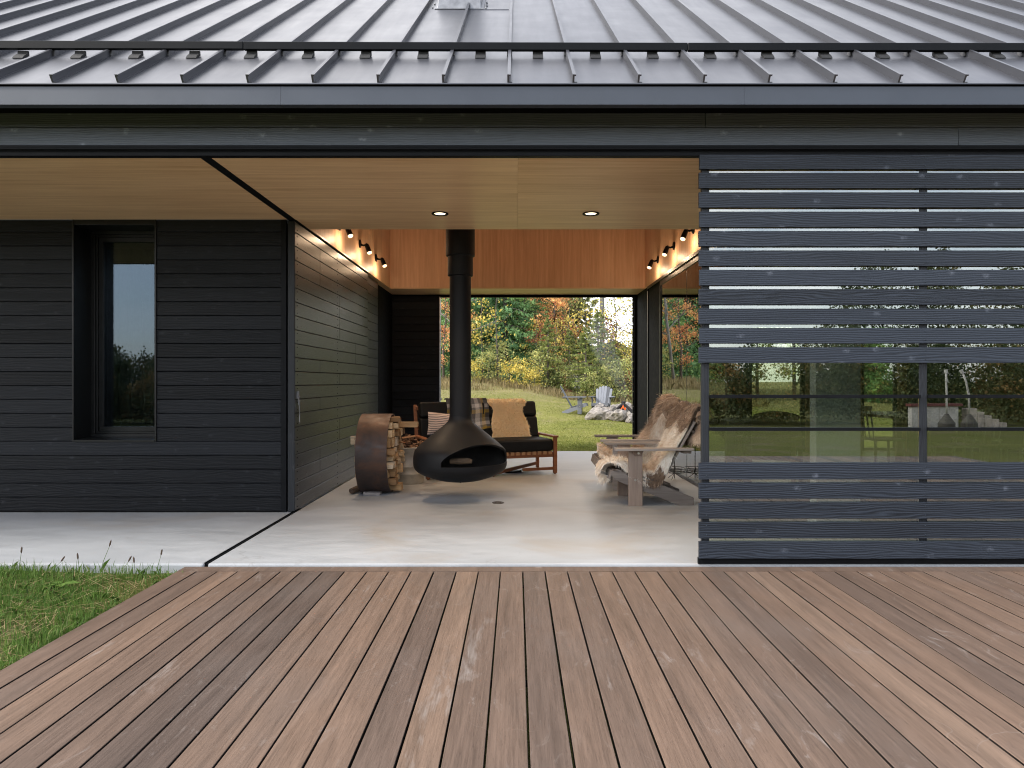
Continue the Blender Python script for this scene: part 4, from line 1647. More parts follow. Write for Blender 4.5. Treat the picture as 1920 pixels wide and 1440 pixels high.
def adirondack(name, label, cat, loc, rz_, mats, group):
    """low board chair; its front looks along local -x"""
    wood_, leg_, dark_ = mats
    t = thing(name, label, cat, loc, rz_, group)
    Y = .275
    rail_ = [(-.267, .305), (.105, .195), (.397, .075), (.400, .0), (.25, 0), (-.09, .135), (-.38, .25), (-.425, .30), (-.415, .345), (-.36, .36), (-.30, .338)]
    for s in (-1, 1):
        b = MB()
        b.prism(rail_, 1, s * Y - .012, s * Y + .012)
        b.build('side_rail', wood_, t, bevel=.004)
        b = MB()
        b.box(-.255, -.118, s * (Y + .0145) - (0 if s > 0 else .026), s * (Y + .0145) + (.026 if s > 0 else 0), 0, .548)
        b.build('leg', leg_, t, bevel=.004)
        b = MB()
        yo = s * (Y + .055)
        pts = [(-.395, yo - .062), (-.385, yo - .070), (-.05, yo - .070), (.20, yo - .045 if s > 0 else yo - .062), (.375, yo - .032 if s > 0 else yo - .055), (.375, yo + .055 if s > 0 else yo + .032), (.20, yo + .062 if s > 0 else yo + .045), (-.05, yo + .070), (-.385, yo + .070), (-.395, yo + .062)]
        b.prism(pts, 2, .549, .572)
        b.build('armrest', wood_, t, bevel=.004)
        b = MB()
        yb = s * (Y + .042)
        b.prism([(-.235, .547), (-.11, .547), (-.14, .50), (-.205, .50)], 1, min(yb, yb + s * .03), max(yb, yb + s * .03))
        b.build('bracket', leg_, t, bevel=.003)
        b = MB()
        for (x, z) in ((-.165, .522), (-.19, .255)):
            y0 = s * (Y + (.073 if z > .4 else .041))
            b.tube([(x, y0 - s * .006, z), (x, y0 + s * .004, z)], .011, 12)
        b.tube([(.325, s * (Y + .04), .572), (.325, s * (Y + .04), .577)], .009, 10)
        b.build('bolts', M['steel'], t)
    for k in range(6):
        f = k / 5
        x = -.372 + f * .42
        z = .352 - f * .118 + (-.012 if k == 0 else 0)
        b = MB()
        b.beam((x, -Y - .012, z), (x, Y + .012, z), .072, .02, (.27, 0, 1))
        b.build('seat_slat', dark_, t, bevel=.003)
    b = MB()
    b.beam((-.428, -Y - .012, .305), (-.428, Y + .012, .305), .09, .018, (-1, 0, .25))
    b.build('front_board', wood_, t, bevel=.003)
    # fan back of six rounded boards
    d = Vector((.35, 0, .657)).normalized()
    n_ = Vector((-d.z, 0, d.x))
    base = Vector((.075, 0, .195))
    for k in range(6):
        c = (k - 2.5)
        L = .835 - .018 * c * c
        w0, w1 = .037, .046
        pts = []
        top = L - .02
        pts2 = [(c * .078 - w0, 0), (c * .078 + w0, 0), (c * .096 + w1, top - .02), (c * .096 + w1 * .7, top + .012), (c * .096, top + .022), (c * .096 - w1 * .7, top + .012), (c * .096 - w1, top - .02)]
        b = MB()
        vs = [base + d * v + Vector((0, u, 0)) - n_ * .010 for u, v in pts2] + [base + d * v + Vector((0, u, 0)) + n_ * .010 for u, v in pts2]
        m = len(pts2)
        b.add(vs, [tuple(range(m)), tuple(range(m, 2 * m))[::-1]] + [((i + 1) % m, i, m + i, m + (i + 1) % m) for i in range(m)])
        b.build('back_slat', wood_, t, bevel=.003)
    b = MB()
    q = base + d * .62 - n_ * .024
    b.beam(q + Vector((0, -.27, 0)), q + Vector((0, .27, 0)), .05, .026, d)
    q = base + d * .395 - n_ * .024
    b.beam((q.x + .03, -.36, .533), (q.x + .03, .36, .533), .085, .028)
    q = base + d * .04 - n_ * .02
    b.beam(q + Vector((0, -Y + .013, 0)), q + Vector((0, Y - .013, 0)), .07, .024, d)
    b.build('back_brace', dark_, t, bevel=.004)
    return t


mats = (M['adiron'], M['adiron_red'], M['adiron_dark'])
CA = (1.35, 7.02, 0)
CB = (1.345, 7.98, 0)
adirondack('adirondack_chair', 'weathered cedar garden chair nearest the slatted screen, with a cream and brown fur', 'chair', CA, R(1.5), mats, 'cedar garden chairs in the breezeway')
adirondack('adirondack_chair', 'weathered cedar garden chair behind the nearer one, beside the glass wall, under a brown fur', 'chair', CB, R(-1), (M['adiron'], M['adiron'], M['adiron_dark']), 'cedar garden chairs in the breezeway')


def chair_profile(s):
    """side path of a hide lying on a chair: from behind the back top (s=0), over it, down the back, along the seat, over the front (s=1)"""
    d = Vector((.35, .657)).normalized()
    base = Vector((.075, .195))
    nrm = Vector((-d.y, d.x))
    top = base + d * .825
    P = [top - d * .34 - nrm * .05, top - d * .10 - nrm * .06, top - nrm * .035 + d * .03, top + d * .045, top + nrm * .035 + d * .02,
         top - d * .15 + nrm * .045, base + d * .45 + nrm * .05, base + d * .16 + nrm * .06, Vector((.0, .27)), Vector((-.18, .325)), Vector((-.34, .385)), Vector((-.445, .375)), Vector((-.475, .29)), Vector((-.47, .20))]
    L = [0]
    for a, c in zip(P[:-1], P[1:]):
        L.append(L[-1] + (c - a).length)
    x = s * L[-1]
    for i in range(len(P) - 1):
        if x <= L[i + 1] + 1e-9:
            t = (x - L[i]) / (L[i + 1] - L[i])
            m0 = (P[min(i + 1, len(P) - 1)] - P[max(i - 1, 0)]) * .5
            m1 = (P[min(i + 2, len(P) - 1)] - P[i]) * .5
            t2, t3 = t * t, t * t * t
            return P[i] * (2 * t3 - 3 * t2 + 1) + m0 * (t3 - 2 * t2 + t) + P[i + 1] * (-2 * t3 + 3 * t2) + m1 * (t3 - t2)
    return P[-1]


def hide(name, label, loc, rz_, s0, s1, half, ph, tonefn, n, lift=.0, sidefall=.18, lump_amp=.035):
    """reindeer hide: a lobed sheet that sags over the chair's sides"""
    def fn(u, v):
        s = s0 + (s1 - s0) * v
        p = chair_profile(s)
        x = u * 2 - 1
        w = half * (1 + .16 * math.sin(v * 11 + ph) + .10 * math.sin(v * 23 + ph * 2) * (1 if x > 0 else .6))
        w *= min(1, .35 + 3.2 * min(v, 1 - v) ** .6)
        y = x * w
        drop = max(0, abs(y) - .27)
        wv = lump_amp * (math.sin(x * 6 + v * 7 + ph) * .5 + math.sin(v * 17 + ph + x * 2) * .35 + math.sin(x * 11 - v * 5) * .3)
        e = .012
        q0, q1 = chair_profile(max(0, s - e)), chair_profile(min(1, s + e))
        tg = (q1 - q0).normalized()
        nr = Vector((tg.y, -tg.x))
        if nr.y < 0 and v > .15:
            nr = -nr
        o_ = lift + wv
        return Vector((p.x + nr.x * o_ + drop * .05, math.copysign(min(abs(y), .27 + drop * .35), y), p.y + nr.y * o_ - drop * .9 * sidefall / .18))
    t = thing(name, label, 'fur throw', loc, rz_, 'reindeer furs on the cedar chairs')
    b = MB()
    nu, nv = 26, 56
    vs = [fn(i / nu, j / nv) for j in range(nv + 1) for i in range(nu + 1)]
    for j in range(nv):
        for i in range(nu):
            b.add([vs[j * (nu + 1) + i], vs[j * (nu + 1) + i + 1], vs[(j + 1) * (nu + 1) + i + 1], vs[(j + 1) * (nu + 1) + i]], [(0, 1, 2, 3)], min(1, max(0, tonefn(i / nu, j / nv))))
    o = b.build('hide', M['fur'], t, smooth=True)
    bm = bmesh.new()
    bm.from_mesh(o.data)
    bmesh.ops.remove_doubles(bm, verts=bm.verts, dist=1e-5)
    bm.to_mesh(o.data)
    bm.free()
    o.modifiers.new('t', 'SOLIDIFY').thickness = .012
    V, tn = fur_strands(fn, n, .055, .0026, (-.25, 0, -1), lambda u, v: tonefn(u, v) + rnd.gauss(0, .13), .6, .38)
    sheet_mesh('hair', V, 3, M['fur'], tn, t)
    return t


def nz(u, v, p):
    return .5 + .5 * math.sin(u * 7 + p) * math.sin(v * 9 + p * 1.7) + .25 * math.sin(u * 17 + v * 13 + p)


def tone_a(u, v):
    # cream flanks and seat with brown at the top, brown tail end hanging at the near side
    edge = abs(u * 2 - 1)
    t = .32 + .14 * nz(u, v, 1)
    if v > .34 + .05 * math.sin(u * 9):
        t = .80 + .12 * nz(u, v, 2) - .50 * max(0, 1 - abs(u - .55) / .22) * (1 if v < .74 else .2)
    if .58 < v < .70 and u < .12:
        t = .2
    return t


def tone_b(u, v):
    edge = abs(u * 2 - 1)
    t = .33 + .22 * nz(u, v, .4) + .12 * math.sin(v * 30 + 3 * math.sin(u * 8)) * .5
    if edge > .72 and v > .35:
        t += .34
    if v > .72:
        t = .60 + .22 * nz(u, v, 3)
    return t


hide('fur_throw', 'cream fur with brown patches draped over the cedar chair nearest the slatted screen', CA, R(1.5), .0, 1.0, .315, .6, tone_a, 17000, .02, .16, .055)
hide('fur_throw', 'long dark brown fur heaped over the cedar chair beside the glass wall', CB, R(-1), .0, .87, .40, 2.1, tone_b, 22000, .032, .15, .085)

# wire lantern stand by the glass, drain in the floor
st = thing('wire_stand', 'thin wire candle stand with a round basket on the floor by the glass wall', 'candle stand', (1.98, 8.55, 0))
b = MB()
b.tube([(0, 0, .01), (0, 0, .42)], .005, 8)
b.build('rod', M['wire'], st)
b = MB()
for z, r_ in ((.09, .13), (.14, .15), (.115, .145)):
    b.tube([(r_ * math.cos(2 * math.pi * k / 28), r_ * math.sin(2 * math.pi * k / 28), z) for k in range(29)], .004, 6)
for k in range(10):
    a = 2 * math.pi * k / 10
    b.tube([(0, 0, .07), (.13 * math.cos(a), .13 * math.sin(a), .09), (.15 * math.cos(a), .15 * math.sin(a), .14)], .003, 5)
b.build('basket', M['wire'], st)
b = MB()
for k in range(3):
    a = 2 * math.pi * k / 3
    b.tube([(0, 0, .08), (.11 * math.cos(a), .11 * math.sin(a), .004)], .004, 6)
b.build('foot', M['wire'], st)
x, y, _ = at(934, 943, EYE * F / (943 - 715))
b = MB()
b.lathe([(0, .006), (.030, .006), (.032, .003), (.045, .003), (.047, .007), (.058, .007), (.061, .001)], n=36)
b.box(-.03, .03, -.004, .004, .006, .009)
o = tag(b.build('floor_drain', M['drain'], loc=(0, 0, 0), smooth=False), 'small round dark drain cover in the concrete floor', 'drain')
o.location = (x, y, 0)

# ====================================================== FURNITURE INSIDE THE GLASS ROOM
tb = thing('dining_table', 'long oak dining table inside the glazed room', 'table', (5.55, 9.6, .006))
b = MB()
b.box(-.45, .45, -1.1, 1.1, .71, .75)
b.build('table_top', M['table'], tb, bevel=.006)
for sx in (-.38, .38):
    for sy in (-1.0, 1.0):
        b = MB()
        b.box(sx - .035, sx + .035, sy - .035, sy + .035, 0, .71)
        b.build('leg', M['table'], tb, bevel=.004)


def dining(loc, rz_, label):
    t = thing('dining_chair', label, 'chair', loc, rz_, 'pale dining chairs in the glazed room')
    b = MB()
    b.box(-.21, .21, -.21, .21, .43, .46)
    b.build('seat', M['chairwhite'], t, bevel=.01)
    for sx in (-.18, .18):
        for sy in (-.18, .18):
            b = MB()
            b.tube([(sx, sy, .43), (sx * 1.1, sy * 1.12, 0)], [.02, .014], 8)
            b.build('leg', M['chairwhite'], t)
    b = MB()
    for k in range(4):
        x = -.16 + k * .107
        b.tube([(x, .19, .45), (x * 1.06, .25, .86)], .011, 8)
    b.beam((-.2, .252, .86), (.2, .252, .86), .03, .06)
    b.build('backrest', M['chairwhite'], t, bevel=.008)
    return t


c0 = dining((5.35, 8.25, .006), R(180), 'pale spindle chair at the near end of the dining table')
for loc, r_, lab in (((4.93, 9.2, .006), R(90), 'pale spindle chair on the left side of the dining table'),
                     ((6.2, 9.2, .006), R(-90), 'pale spindle chair on the right side of the dining table'),
                     ((5.9, 8.1, .006), R(205), 'pale spindle chair pulled away from the dining table towards the window')):
    c = copy_tree(c0)
    c.location = loc
    c.rotation_euler = (0, 0, r_)
    c['label'] = lab
ec = thing('easy_chair', 'low wooden easy chair with a brown fur on it inside the glazed room', 'chair', (3.05, 8.2, .006), R(-30))
b = MB()
for s in (-1, 1):
    b.beam((s * .3, -.3, 0), (s * .3, -.24, .55), .035, .05, (1, 0, 0))
    b.beam((s * .3, .35, 0), (s * .3, .25, .55), .035, .05, (1, 0, 0))
    b.beam((s * .3, -.36, .56), (s * .3, .36, .54), .07, .03)
b.beam((-.3, -.25, .33), (.3, -.25, .33), .03, .06)
b.beam((-.3, .25, .28), (.3, .25, .28), .03, .06)
b.build('chair_frame', M['table'], ec, bevel=.004)
b = MB()
b.box(-.27, .27, -.27, .27, .31, .43)
b.build('seat', M['leather'], ec, bevel=.03, seg=4, smooth=True)
b = MB()
b.grid(lambda u, v: ((u * 2 - 1) * (.33 - .06 * v) + .01 * math.sin(v * 20), .2 + .18 * v + .03 * math.sin(u * 9) - .05 * math.sin(u * 3.14), .40 + .45 * v ** .8 * (1 - .12 * abs(u * 2 - 1) ** 2)), 16, 14, .3)
o = b.build('back_fur', M['fur'], ec, smooth=True)
o.modifiers.new('t', 'SOLIDIFY').thickness = .05

# ============================================================ VEGETATION


def leaf_quads(P, size, aspect=1.7, droop=0.0):
    """rhombic leaf faces at the points P"""
    n = len(P)
    a = rng.normal(size=(n, 3))
    a[:, 2] -= droop
    a /= np.linalg.norm(a, axis=1, keepdims=True)
    c = rng.normal(size=(n, 3))
    b_ = np.cross(a, c)
    b_ /= np.linalg.norm(b_, axis=1, keepdims=True) + 1e-9
    s = (size * rng.uniform(.6, 1.35, n))[:, None]
    A, B = a * s * aspect * .5, b_ * s * .5
    return np.stack([P - A, P - A * .1 + B, P + A, P - A * .1 - B], 1)


def make_conifer(name, h, rad, nbr, per, size, leafmat, droop=.25, barkmat='trunk', low=.04, aspect=2.6):
    t = thing(name, None, None)
    b = MB()
    b.tube([(0, 0, -.2), (.03, 0, h * .4), (.0, .02, h * .98)], [h * .016 + .03, h * .011 + .015, .012], 8)
    pts, tones = [], []
    for k in range(nbr):
        hf = low + (1 - low) * rnd.random() ** 1.15
        L = rad * (1 - hf) ** .75 * rnd.uniform(.62, 1.12) + .12
        az = rnd.uniform(0, 2 * math.pi)
        d = np.array([math.cos(az), math.sin(az), 0])
        side = np.array([-math.sin(az), math.cos(az), 0])
        m = max(12, int(per * (L / rad) ** .8))
        tt = rng.random(m) ** .65
        lat = rng.normal(size=m) * .16 * L * (1.15 - tt)
        z = h * hf - droop * L * tt ** 1.4 + .10 * L * np.clip(tt - .75, 0, 1) * 4 * .25
        z = z - np.abs(rng.normal(size=m)) * .07 * L - np.abs(lat) * .25
        P = d[None] * (L * tt)[:, None] + side[None] * lat[:, None]
        P[:, 2] += z
        pts.append(P)
        tones.append(np.clip(rnd.uniform(.12, .75) + rng.normal(size=m) * .14, 0, 1))
        if k % 3 == 0:
            b.tube([(0, 0, h * hf), tuple(d * L * .5 + np.array([0, 0, h * hf - droop * L * .35])), tuple(d * L * .9 + np.array([0, 0, h * hf - droop * L * .85]))], [.022, .014, .005], 5)
    b.build('trunk', M[barkmat], t, smooth=True)
    P = np.concatenate(pts)
    sheet_mesh('crown', leaf_quads(P, size, aspect, .6), 4, M[leafmat], np.concatenate(tones), t)
    return t


def make_broadleaf(name, h, rad, nl, per, size, leafmat, bark='trunk', base=.25, spread=.17, thick=1.0, lean=(0, 0), bare=0.0, nlimb=9):
    t = thing(name, None, None)
    b = MB()
    top = Vector((lean[0] * h, lean[1] * h, h))
    tr = [Vector((0, 0, -.2)), top * .3 + Vector((rnd.gauss(0, .03) * h * .3, 0, 0)), top * .62 + Vector((rnd.gauss(0, .03) * h, rnd.gauss(0, .02) * h, 0)), top * .97]
    r0 = h * .011 * thick + .012
    b.tube(tr, [r0, r0 * .72, r0 * .42, .008], 8)
    tips = []

    def trunk_at(f):
        f = min(max(f, 0), .999) * 3
        i = int(f)
        return tr[i].lerp(tr[i + 1], f - i)
    for k in range(nlimb):
        f = base + (0.98 - base) * (k + rnd.random()) / nlimb
        p0 = trunk_at(f)
        az = k * 2.4 + rnd.uniform(-.6, .6)
        prof_ = math.sin(min(1, (f - base) / (1 - base) * .85 + .18) * math.pi) ** .7
        L = rad * prof_ * rnd.uniform(.75, 1.15)
        up = rnd.uniform(.35, .85)
        p1 = p0 + Vector((math.cos(az), math.sin(az), up * .8)) * L * .5
        p2 = p1 + Vector((math.cos(az + rnd.uniform(-.4, .4)), math.sin(az + rnd.uniform(-.4, .4)), up)) * L * .5
        b.tube([p0, p1, p2], [r0 * .36, r0 * .22, .006], 6)
        tips += [p2, p1.lerp(p2, .5)]
        for q in range(4):
            s = p0.lerp(p1, rnd.uniform(.4, 1)) if q < 2 else p1.lerp(p2, rnd.random())
            e = s + Vector((rnd.gauss(0, 1), rnd.gauss(0, 1), rnd.gauss(.4, .7))).normalized() * L * rnd.uniform(.25, .5)
            mid = s.lerp(e, .5) + Vector((rnd.gauss(0, .04), rnd.gauss(0, .04), .03)) * L
            b.tube([s, mid, e], [r0 * .14 + .003, r0 * .09 + .002, .003], 5)
            tips += [e, mid]
    b.build('trunk', M[bark], t, smooth=True)
    if nl:
        cl = [tips[rnd.randrange(len(tips))] for _ in range(nl)]
        pts, tones = [], []
        for c in cl:
            if rnd.random() < bare:
                continue
            m = int(per * rnd.uniform(.5, 1.5))
            sp = rad * spread * rnd.uniform(.6, 1.3)
            P = rng.normal(size=(m, 3)) * np.array([sp, sp, sp * .65]) + np.array(c)
            pts.append(P)
            tones.append(np.clip(rnd.uniform(.15, .85) + rng.normal(size=m) * .16, 0, 1))
        P = np.concatenate(pts)
        P[:, 2] = np.maximum(P[:, 2], .05)
        sheet_mesh('crown', leaf_quads(P, size, 1.5, .3), 4, M[leafmat], np.concatenate(tones), t)
    return t


PROTO = {
    'spruce_a': make_conifer('spruce_tree', 11.0, 2.6, 210, 75, .085, 'lf_spruce'),
    'spruce_b': make_conifer('spruce_tree', 9.0, 2.3, 190, 70, .085, 'lf_spruce', droop=.32),
    'cedar': make_conifer('cedar_tree', 4.2, 1.15, 170, 46, .062, 'lf_cedar', droop=.02, low=.02, aspect=2.0),
    'cedar_b': make_conifer('cedar_tree', 3.4, 1.25, 160, 44, .062, 'lf_cedar', droop=.08, low=.02, aspect=2.0),
    'maple': make_broadleaf('maple_tree', 8.5, 2.1, 90, 42, .085, 'lf_orange', base=.18, nlimb=14, spread=.15),
    'redtree': make_broadleaf('red_tree', 4.6, 1.3, 46, 24, .075, 'lf_red', base=.15, spread=.16),
    'poplar': make_broadleaf('poplar_tree', 5.2, .95, 34, 9, .088, 'lf_yellow', bark='trunk', base=.12, spread=.22, thick=.5, nlimb=11),
    'poplar_b': make_broadleaf('poplar_tree', 7.0, 1.7, 52, 13, .08, 'lf_yellow', base=.2, spread=.16, nlimb=14, thick=.7),
    'olive': make_broadleaf('leafy_tree', 8.0, 2.0, 95, 40, .08, 'lf_olive', base=.15, nlimb=14),
    'sparse': make_broadleaf('sparse_tree', 6.0, 1.9, 62, 12, .08, 'lf_yellow', base=.12, spread=.14, nlimb=14, thick=.8),
    'bare': make_broadleaf('bare_tree', 10.0, 2.6, 0, 0, .08, 'lf_yellow', bark='birch', base=.22, nlimb=18, thick=.62, lean=(.09, 0)),
    'shrub_y': make_broadleaf('shrub', 1.5, .75, 34, 16, .062, 'lf_yellow', base=.05, spread=.26, thick=.7),
    'shrub_o': make_broadleaf('shrub', 1.7, .85, 40, 22, .060, 'lf_olive', base=.05, spread=.26, thick=.7),
    'shrub_r': make_broadleaf('shrub', 1.4, .7, 30, 18, .060, 'lf_red', base=.05, spread=.26, thick=.7),
}
used = set()


def plant(kind, px, d, sc, label, cat='tree', group=None, rot=None, sz_=None):
    x = (px - 968) / F * d
    t = PROTO[kind] if kind not in used else copy_tree(PROTO[kind])
    used.add(kind)
    t.location = (x, d, float(ground_z(x, d)) - .03)
    t.rotation_euler = (0, 0, rnd.uniform(0, 6.28) if rot is None else rot)
    s = sc
    t.scale = (s * (sz_ or 1), s * (sz_ or 1), s)
    for k in ('label', 'category', 'group'):
        if k in t:
            del t[k]
    return tag(t, label, cat, group)


G1 = 'dark spruces behind the lawn'
L1 = 'dark green spruce in the wall of spruces beyond the lawn, left of the orange maple'
for px, d, k, s in ((800, 36, 'spruce_a', .95), (862, 35, 'spruce_b', 1.0), (905, 37.5, 'spruce_a', 1.0), (948, 35.5, 'spruce_b', 1.05), (982, 36.5, 'spruce_a', .85),
                    (835, 41, 'spruce_a', 1.1), (885, 42, 'spruce_b', 1.3), (925, 43, 'spruce_a', 1.05), (970, 43, 'spruce_b', 1.2)):
    plant(k, px, d, s, L1, 'tree', G1)
plant('maple', 1034, 36.5, .95, 'orange and red maple standing right of the dark spruces, its top out of view')
plant('maple', 832, 31.5, .62, 'small orange maple glimpsed between the black back wall and the flue')
plant('maple', 1020, 40, .9, 'second orange maple, farther back between the spruces and the first maple')
plant('olive', 1058, 39, .92, 'olive green leafy tree right behind the orange maple')
plant('olive', 1040, 42, 1.05, 'tall olive green tree rising behind the orange maple')
plant('poplar', 868, 31.5, .80, 'thin yellow poplar sapling close to the flue on its right')
plant('poplar', 933, 31.0, .98, 'thin yellow poplar sapling alone in front of the dark spruces')
plant('poplar', 905, 32.5, .9, 'wispy yellow poplar between the two saplings before the spruces')
plant('poplar', 1006, 34.5, .72, 'broad yellow leaved poplar in front of the orange maple')
plant('poplar_b', 1046, 33.5, .55, 'yellow poplar behind the pale green cedar at the lawn edge')
plant('poplar', 1068, 34, .85, 'slim yellow poplar left of the white box in the bushes')
plant('cedar', 1028, 30.2, .78, 'pale green feathery cedar alone at the lawn edge under the maple')
plant('cedar_b', 1098, 29.5, .92, 'dense green cedar behind the fire pit chair')
plant('cedar', 1122, 31.5, .98, 'tallest green cedar, in front of the utility pole')
plant('cedar_b', 1150, 31, .80, 'low green cedar right of the utility pole')
plant('cedar', 1068, 33, .75, 'small green cedar beside the white box in the bushes')
plant('sparse', 1100, 36, .80, 'thin half bare yellow tree left of the utility pole')
plant('sparse', 1150, 35, 1.0, 'half bare yellow tree right of the utility pole, sky showing through')
plant('sparse', 1185, 33, 1.15, 'half bare yellow tree at the right edge of the opening')
plant('redtree', 1138, 37, 1.0, 'dark red leaved tree behind the cedars by the utility pole')
plant('redtree', 1015, 34.5, .72, 'small dark red tree at the foot of the orange maple')
plant('bare', 848, 30.5, 1.0, 'pale bare birch mirrored in the side glazing, hidden directly behind the flue', rot=0)
plant('olive', 1215, 36, 1.0, 'leafy green tree behind the black jamb', 'tree', 'green trees beyond the glazed room')
for px, d, s in ((1260, 35, 1.0), (1310, 38, 1.1), (1360, 34, .9), (1420, 37, 1.0), (1490, 35, 1.05), (1560, 37, 1.0), (1640, 35, .95), (1720, 37, 1.1), (1820, 36, 1.0)):
    plant('olive' if rnd.random() < .5 else 'spruce_b', px, d, s, 'green tree seen through the glazed room', 'tree', 'green trees beyond the glazed room')
LS = {'shrub_y': 'yellow leaved shrub in the undergrowth along the top of the lawn', 'shrub_o': 'green shrub in the undergrowth along the top of the lawn', 'shrub_r': 'reddish shrub in the undergrowth along the top of the lawn'}
for px, d, k, s in ((890, 30.3, 'shrub_y', .7), (915, 30.6, 'shrub_o', .8), (955, 30.0, 'shrub_y', .8), (975, 29.7, 'shrub_y', .9), (992, 29.5, 'shrub_y', .6), (1003, 29.3, 'shrub_y', .7), (1012, 30, 'shrub_o', 1.0),
                    (1045, 30.3, 'shrub_o', .9), (1058, 31.5, 'shrub_r', .55), (1085, 31, 'shrub_o', .8), (1112, 28.8, 'shrub_o', .7), (1140, 29.3, 'shrub_o', .9), (1172, 29.5, 'shrub_o', 1.1), (1185, 30.5, 'shrub_r', .9), (870, 31, 'shrub_o', .9), (935, 32, 'shrub_o', 1.1), (1128, 33, 'shrub_y', 1.0)):
    plant(k, px, d, s, LS[k], 'shrub', 'shrubs along the top of the lawn')

# the wood farther off reads as one mass
def far_wood(name, spots, mats_n, label, leaf=.30):
    P, T_ = [], []
    for (x, y, h, r_, tb_) in spots:
        m = mats_n
        u = rng.random(m)
        rad = r_ * (1 - u ** 3) ** .6 * np.sqrt(rng.random(m))
        a = rng.random(m) * 2 * np.pi
        z = .3 + u * h + rng.normal(size=m) * .15
        P.append(np.stack([x + rad * np.cos(a), y + rad * np.sin(a), z + float(ground_z(x, y))], 1))
        cell = np.floor(a * 2.5) * 7.31 + np.floor(u * 9) * 3.77
        T_.append(np.clip(tb_ + .22 * np.sin(cell * 12.9) + rng.normal(size=m) * .13, 0, 1))
    P = np.concatenate(P)
    q = leaf_quads(P, leaf, 1.5, .3)
    o = sheet_mesh(name, q, 4, M['lf_wood'], np.concatenate(T_))
    return tag(o, label, 'wood', kind='stuff')


M['lf_wood'] = foliage('distant_autumn_wood', [(0.0, (0.036, 0.060, 0.027)), (0.4, (0.095, 0.115, 0.040)), (0.65, (0.17, 0.14, 0.05)), (0.85, (0.32, 0.18, 0.065)), (1.0, (0.42, 0.31, 0.09))], .3)
sp = []
for k in range(26):
    x = rnd.uniform(-16, 3.2)
    sp.append((x, rnd.uniform(44, 56), rnd.uniform(9, 14), rnd.uniform(1.6, 2.8), rnd.choice([.15, .25, .35, .6])))
for k in range(10):
    x = rnd.uniform(4.0, 9)
    sp.append((x, rnd.uniform(46, 56), rnd.uniform(2.2, 3.6), rnd.uniform(1.4, 2.4), rnd.choice([.3, .4, .7])))
for k in range(22):
    x = rnd.uniform(10.5, 45)
    sp.append((x, rnd.uniform(42, 58), rnd.uniform(9, 13), rnd.uniform(1.6, 3.0), rnd.choice([.15, .3, .5])))
far_wood('distant_wood', sp, 1700, 'mass of mixed autumn woodland beyond the first trees')
# wood on the camera's side of the house, seen mirrored in the glazing
sp = []
for k in range(120):
    x = -48 + 96 * k / 119 + rnd.uniform(-.6, .6)
    tall = 1.7 + 1.0 * rnd.random() + 3.4 * smooth(9, 15, np.array(x)).item() * rnd.uniform(.5, 1.2) 
    sp.append((x, -14.5 + rnd.uniform(-3.5, 1.2), tall, rnd.uniform(.7, 1.5), rnd.choice([.1, .15, .2, .35, .6])))
for k in range(70):
    sp.append((-42 + 84 * k / 69 + rnd.uniform(-.5, .5), -12.6 + rnd.uniform(-.8, .5), rnd.uniform(1.5, 2.2), rnd.uniform(.7, 1.05), rnd.choice([.1, .2, .3, .55])))
for k in range(16):
    sp.append((-19 + k * .75 + rnd.uniform(-.3, .3), -8.5 + rnd.uniform(-1, 1), rnd.uniform(.8, 1.7), rnd.uniform(.5, .9), rnd.choice([.5, .7, .75])))
far_wood('opposite_wood', sp, 3200, 'tree line across the meadow on the near side, mirrored in the glazing', .068)

# low wall, steps and two posts across the lawn, mirrored in the front glazing
lw = thing('garden_wall', 'low white wall with a dark red coping mirrored in the right hand glazing', 'wall', (13.1, -11.4, -.15))
b = MB()
for k in range(5):
    b.box(-1.25 + k * .28, -1.25 + k * .28 + .272, -.10, .10, 0, .62)
b.build('wall_body', M['white'], lw, bevel=.006)
b = MB()
b.box(-1.3, .25, -.15, .15, .622, .70)
b.build('coping', M['redtrim'], lw, bevel=.006)
ss = thing('stone_steps', 'pinkish stone block steps beside the white wall, mirrored in the glazing', 'steps', (14.25, -11.4, -.15))
for k in range(5):
    b = MB()
    b.box(-.72 + k * .22, -.72 + k * .22 + .214, -.2, .2, 0, .56 - k * .105)
    b.build('block', M['stoneblock'], ss, bevel=.012)
for i, (x, lab) in enumerate(((12.45, 'straight pale post lamp with a dark cone base, mirrored left of the white wall'), (13.1, 'bent pale post lamp with a dark cone base, mirrored before the white wall'))):
    t = thing('post_lamp', lab, 'post lamp', (x, -10.6, -.15), 0, 'pale post lamps mirrored in the glazing')
    b = MB()
    b.tube([(0, 0, .4), (.0, 0, .95), (-.02 - .06 * i, 0, 1.35), (-.02 - .16 * i, 0, 1.62)], .028, 10)
    b.build('post', M['white'], t, smooth=True)
    b = MB()
    b.lathe([(.22, 0), (.22, .16), (.05, .42), (.0, .44)], n=16)
    b.build('base', M['interior'], t)
    b = MB()
    b.tube([(-.02 - .16 * i, 0, 1.60), (-.02 - .20 * i, -.02, 1.70)], [.045, .05], 10)
    b.build('head', M['white'], t)

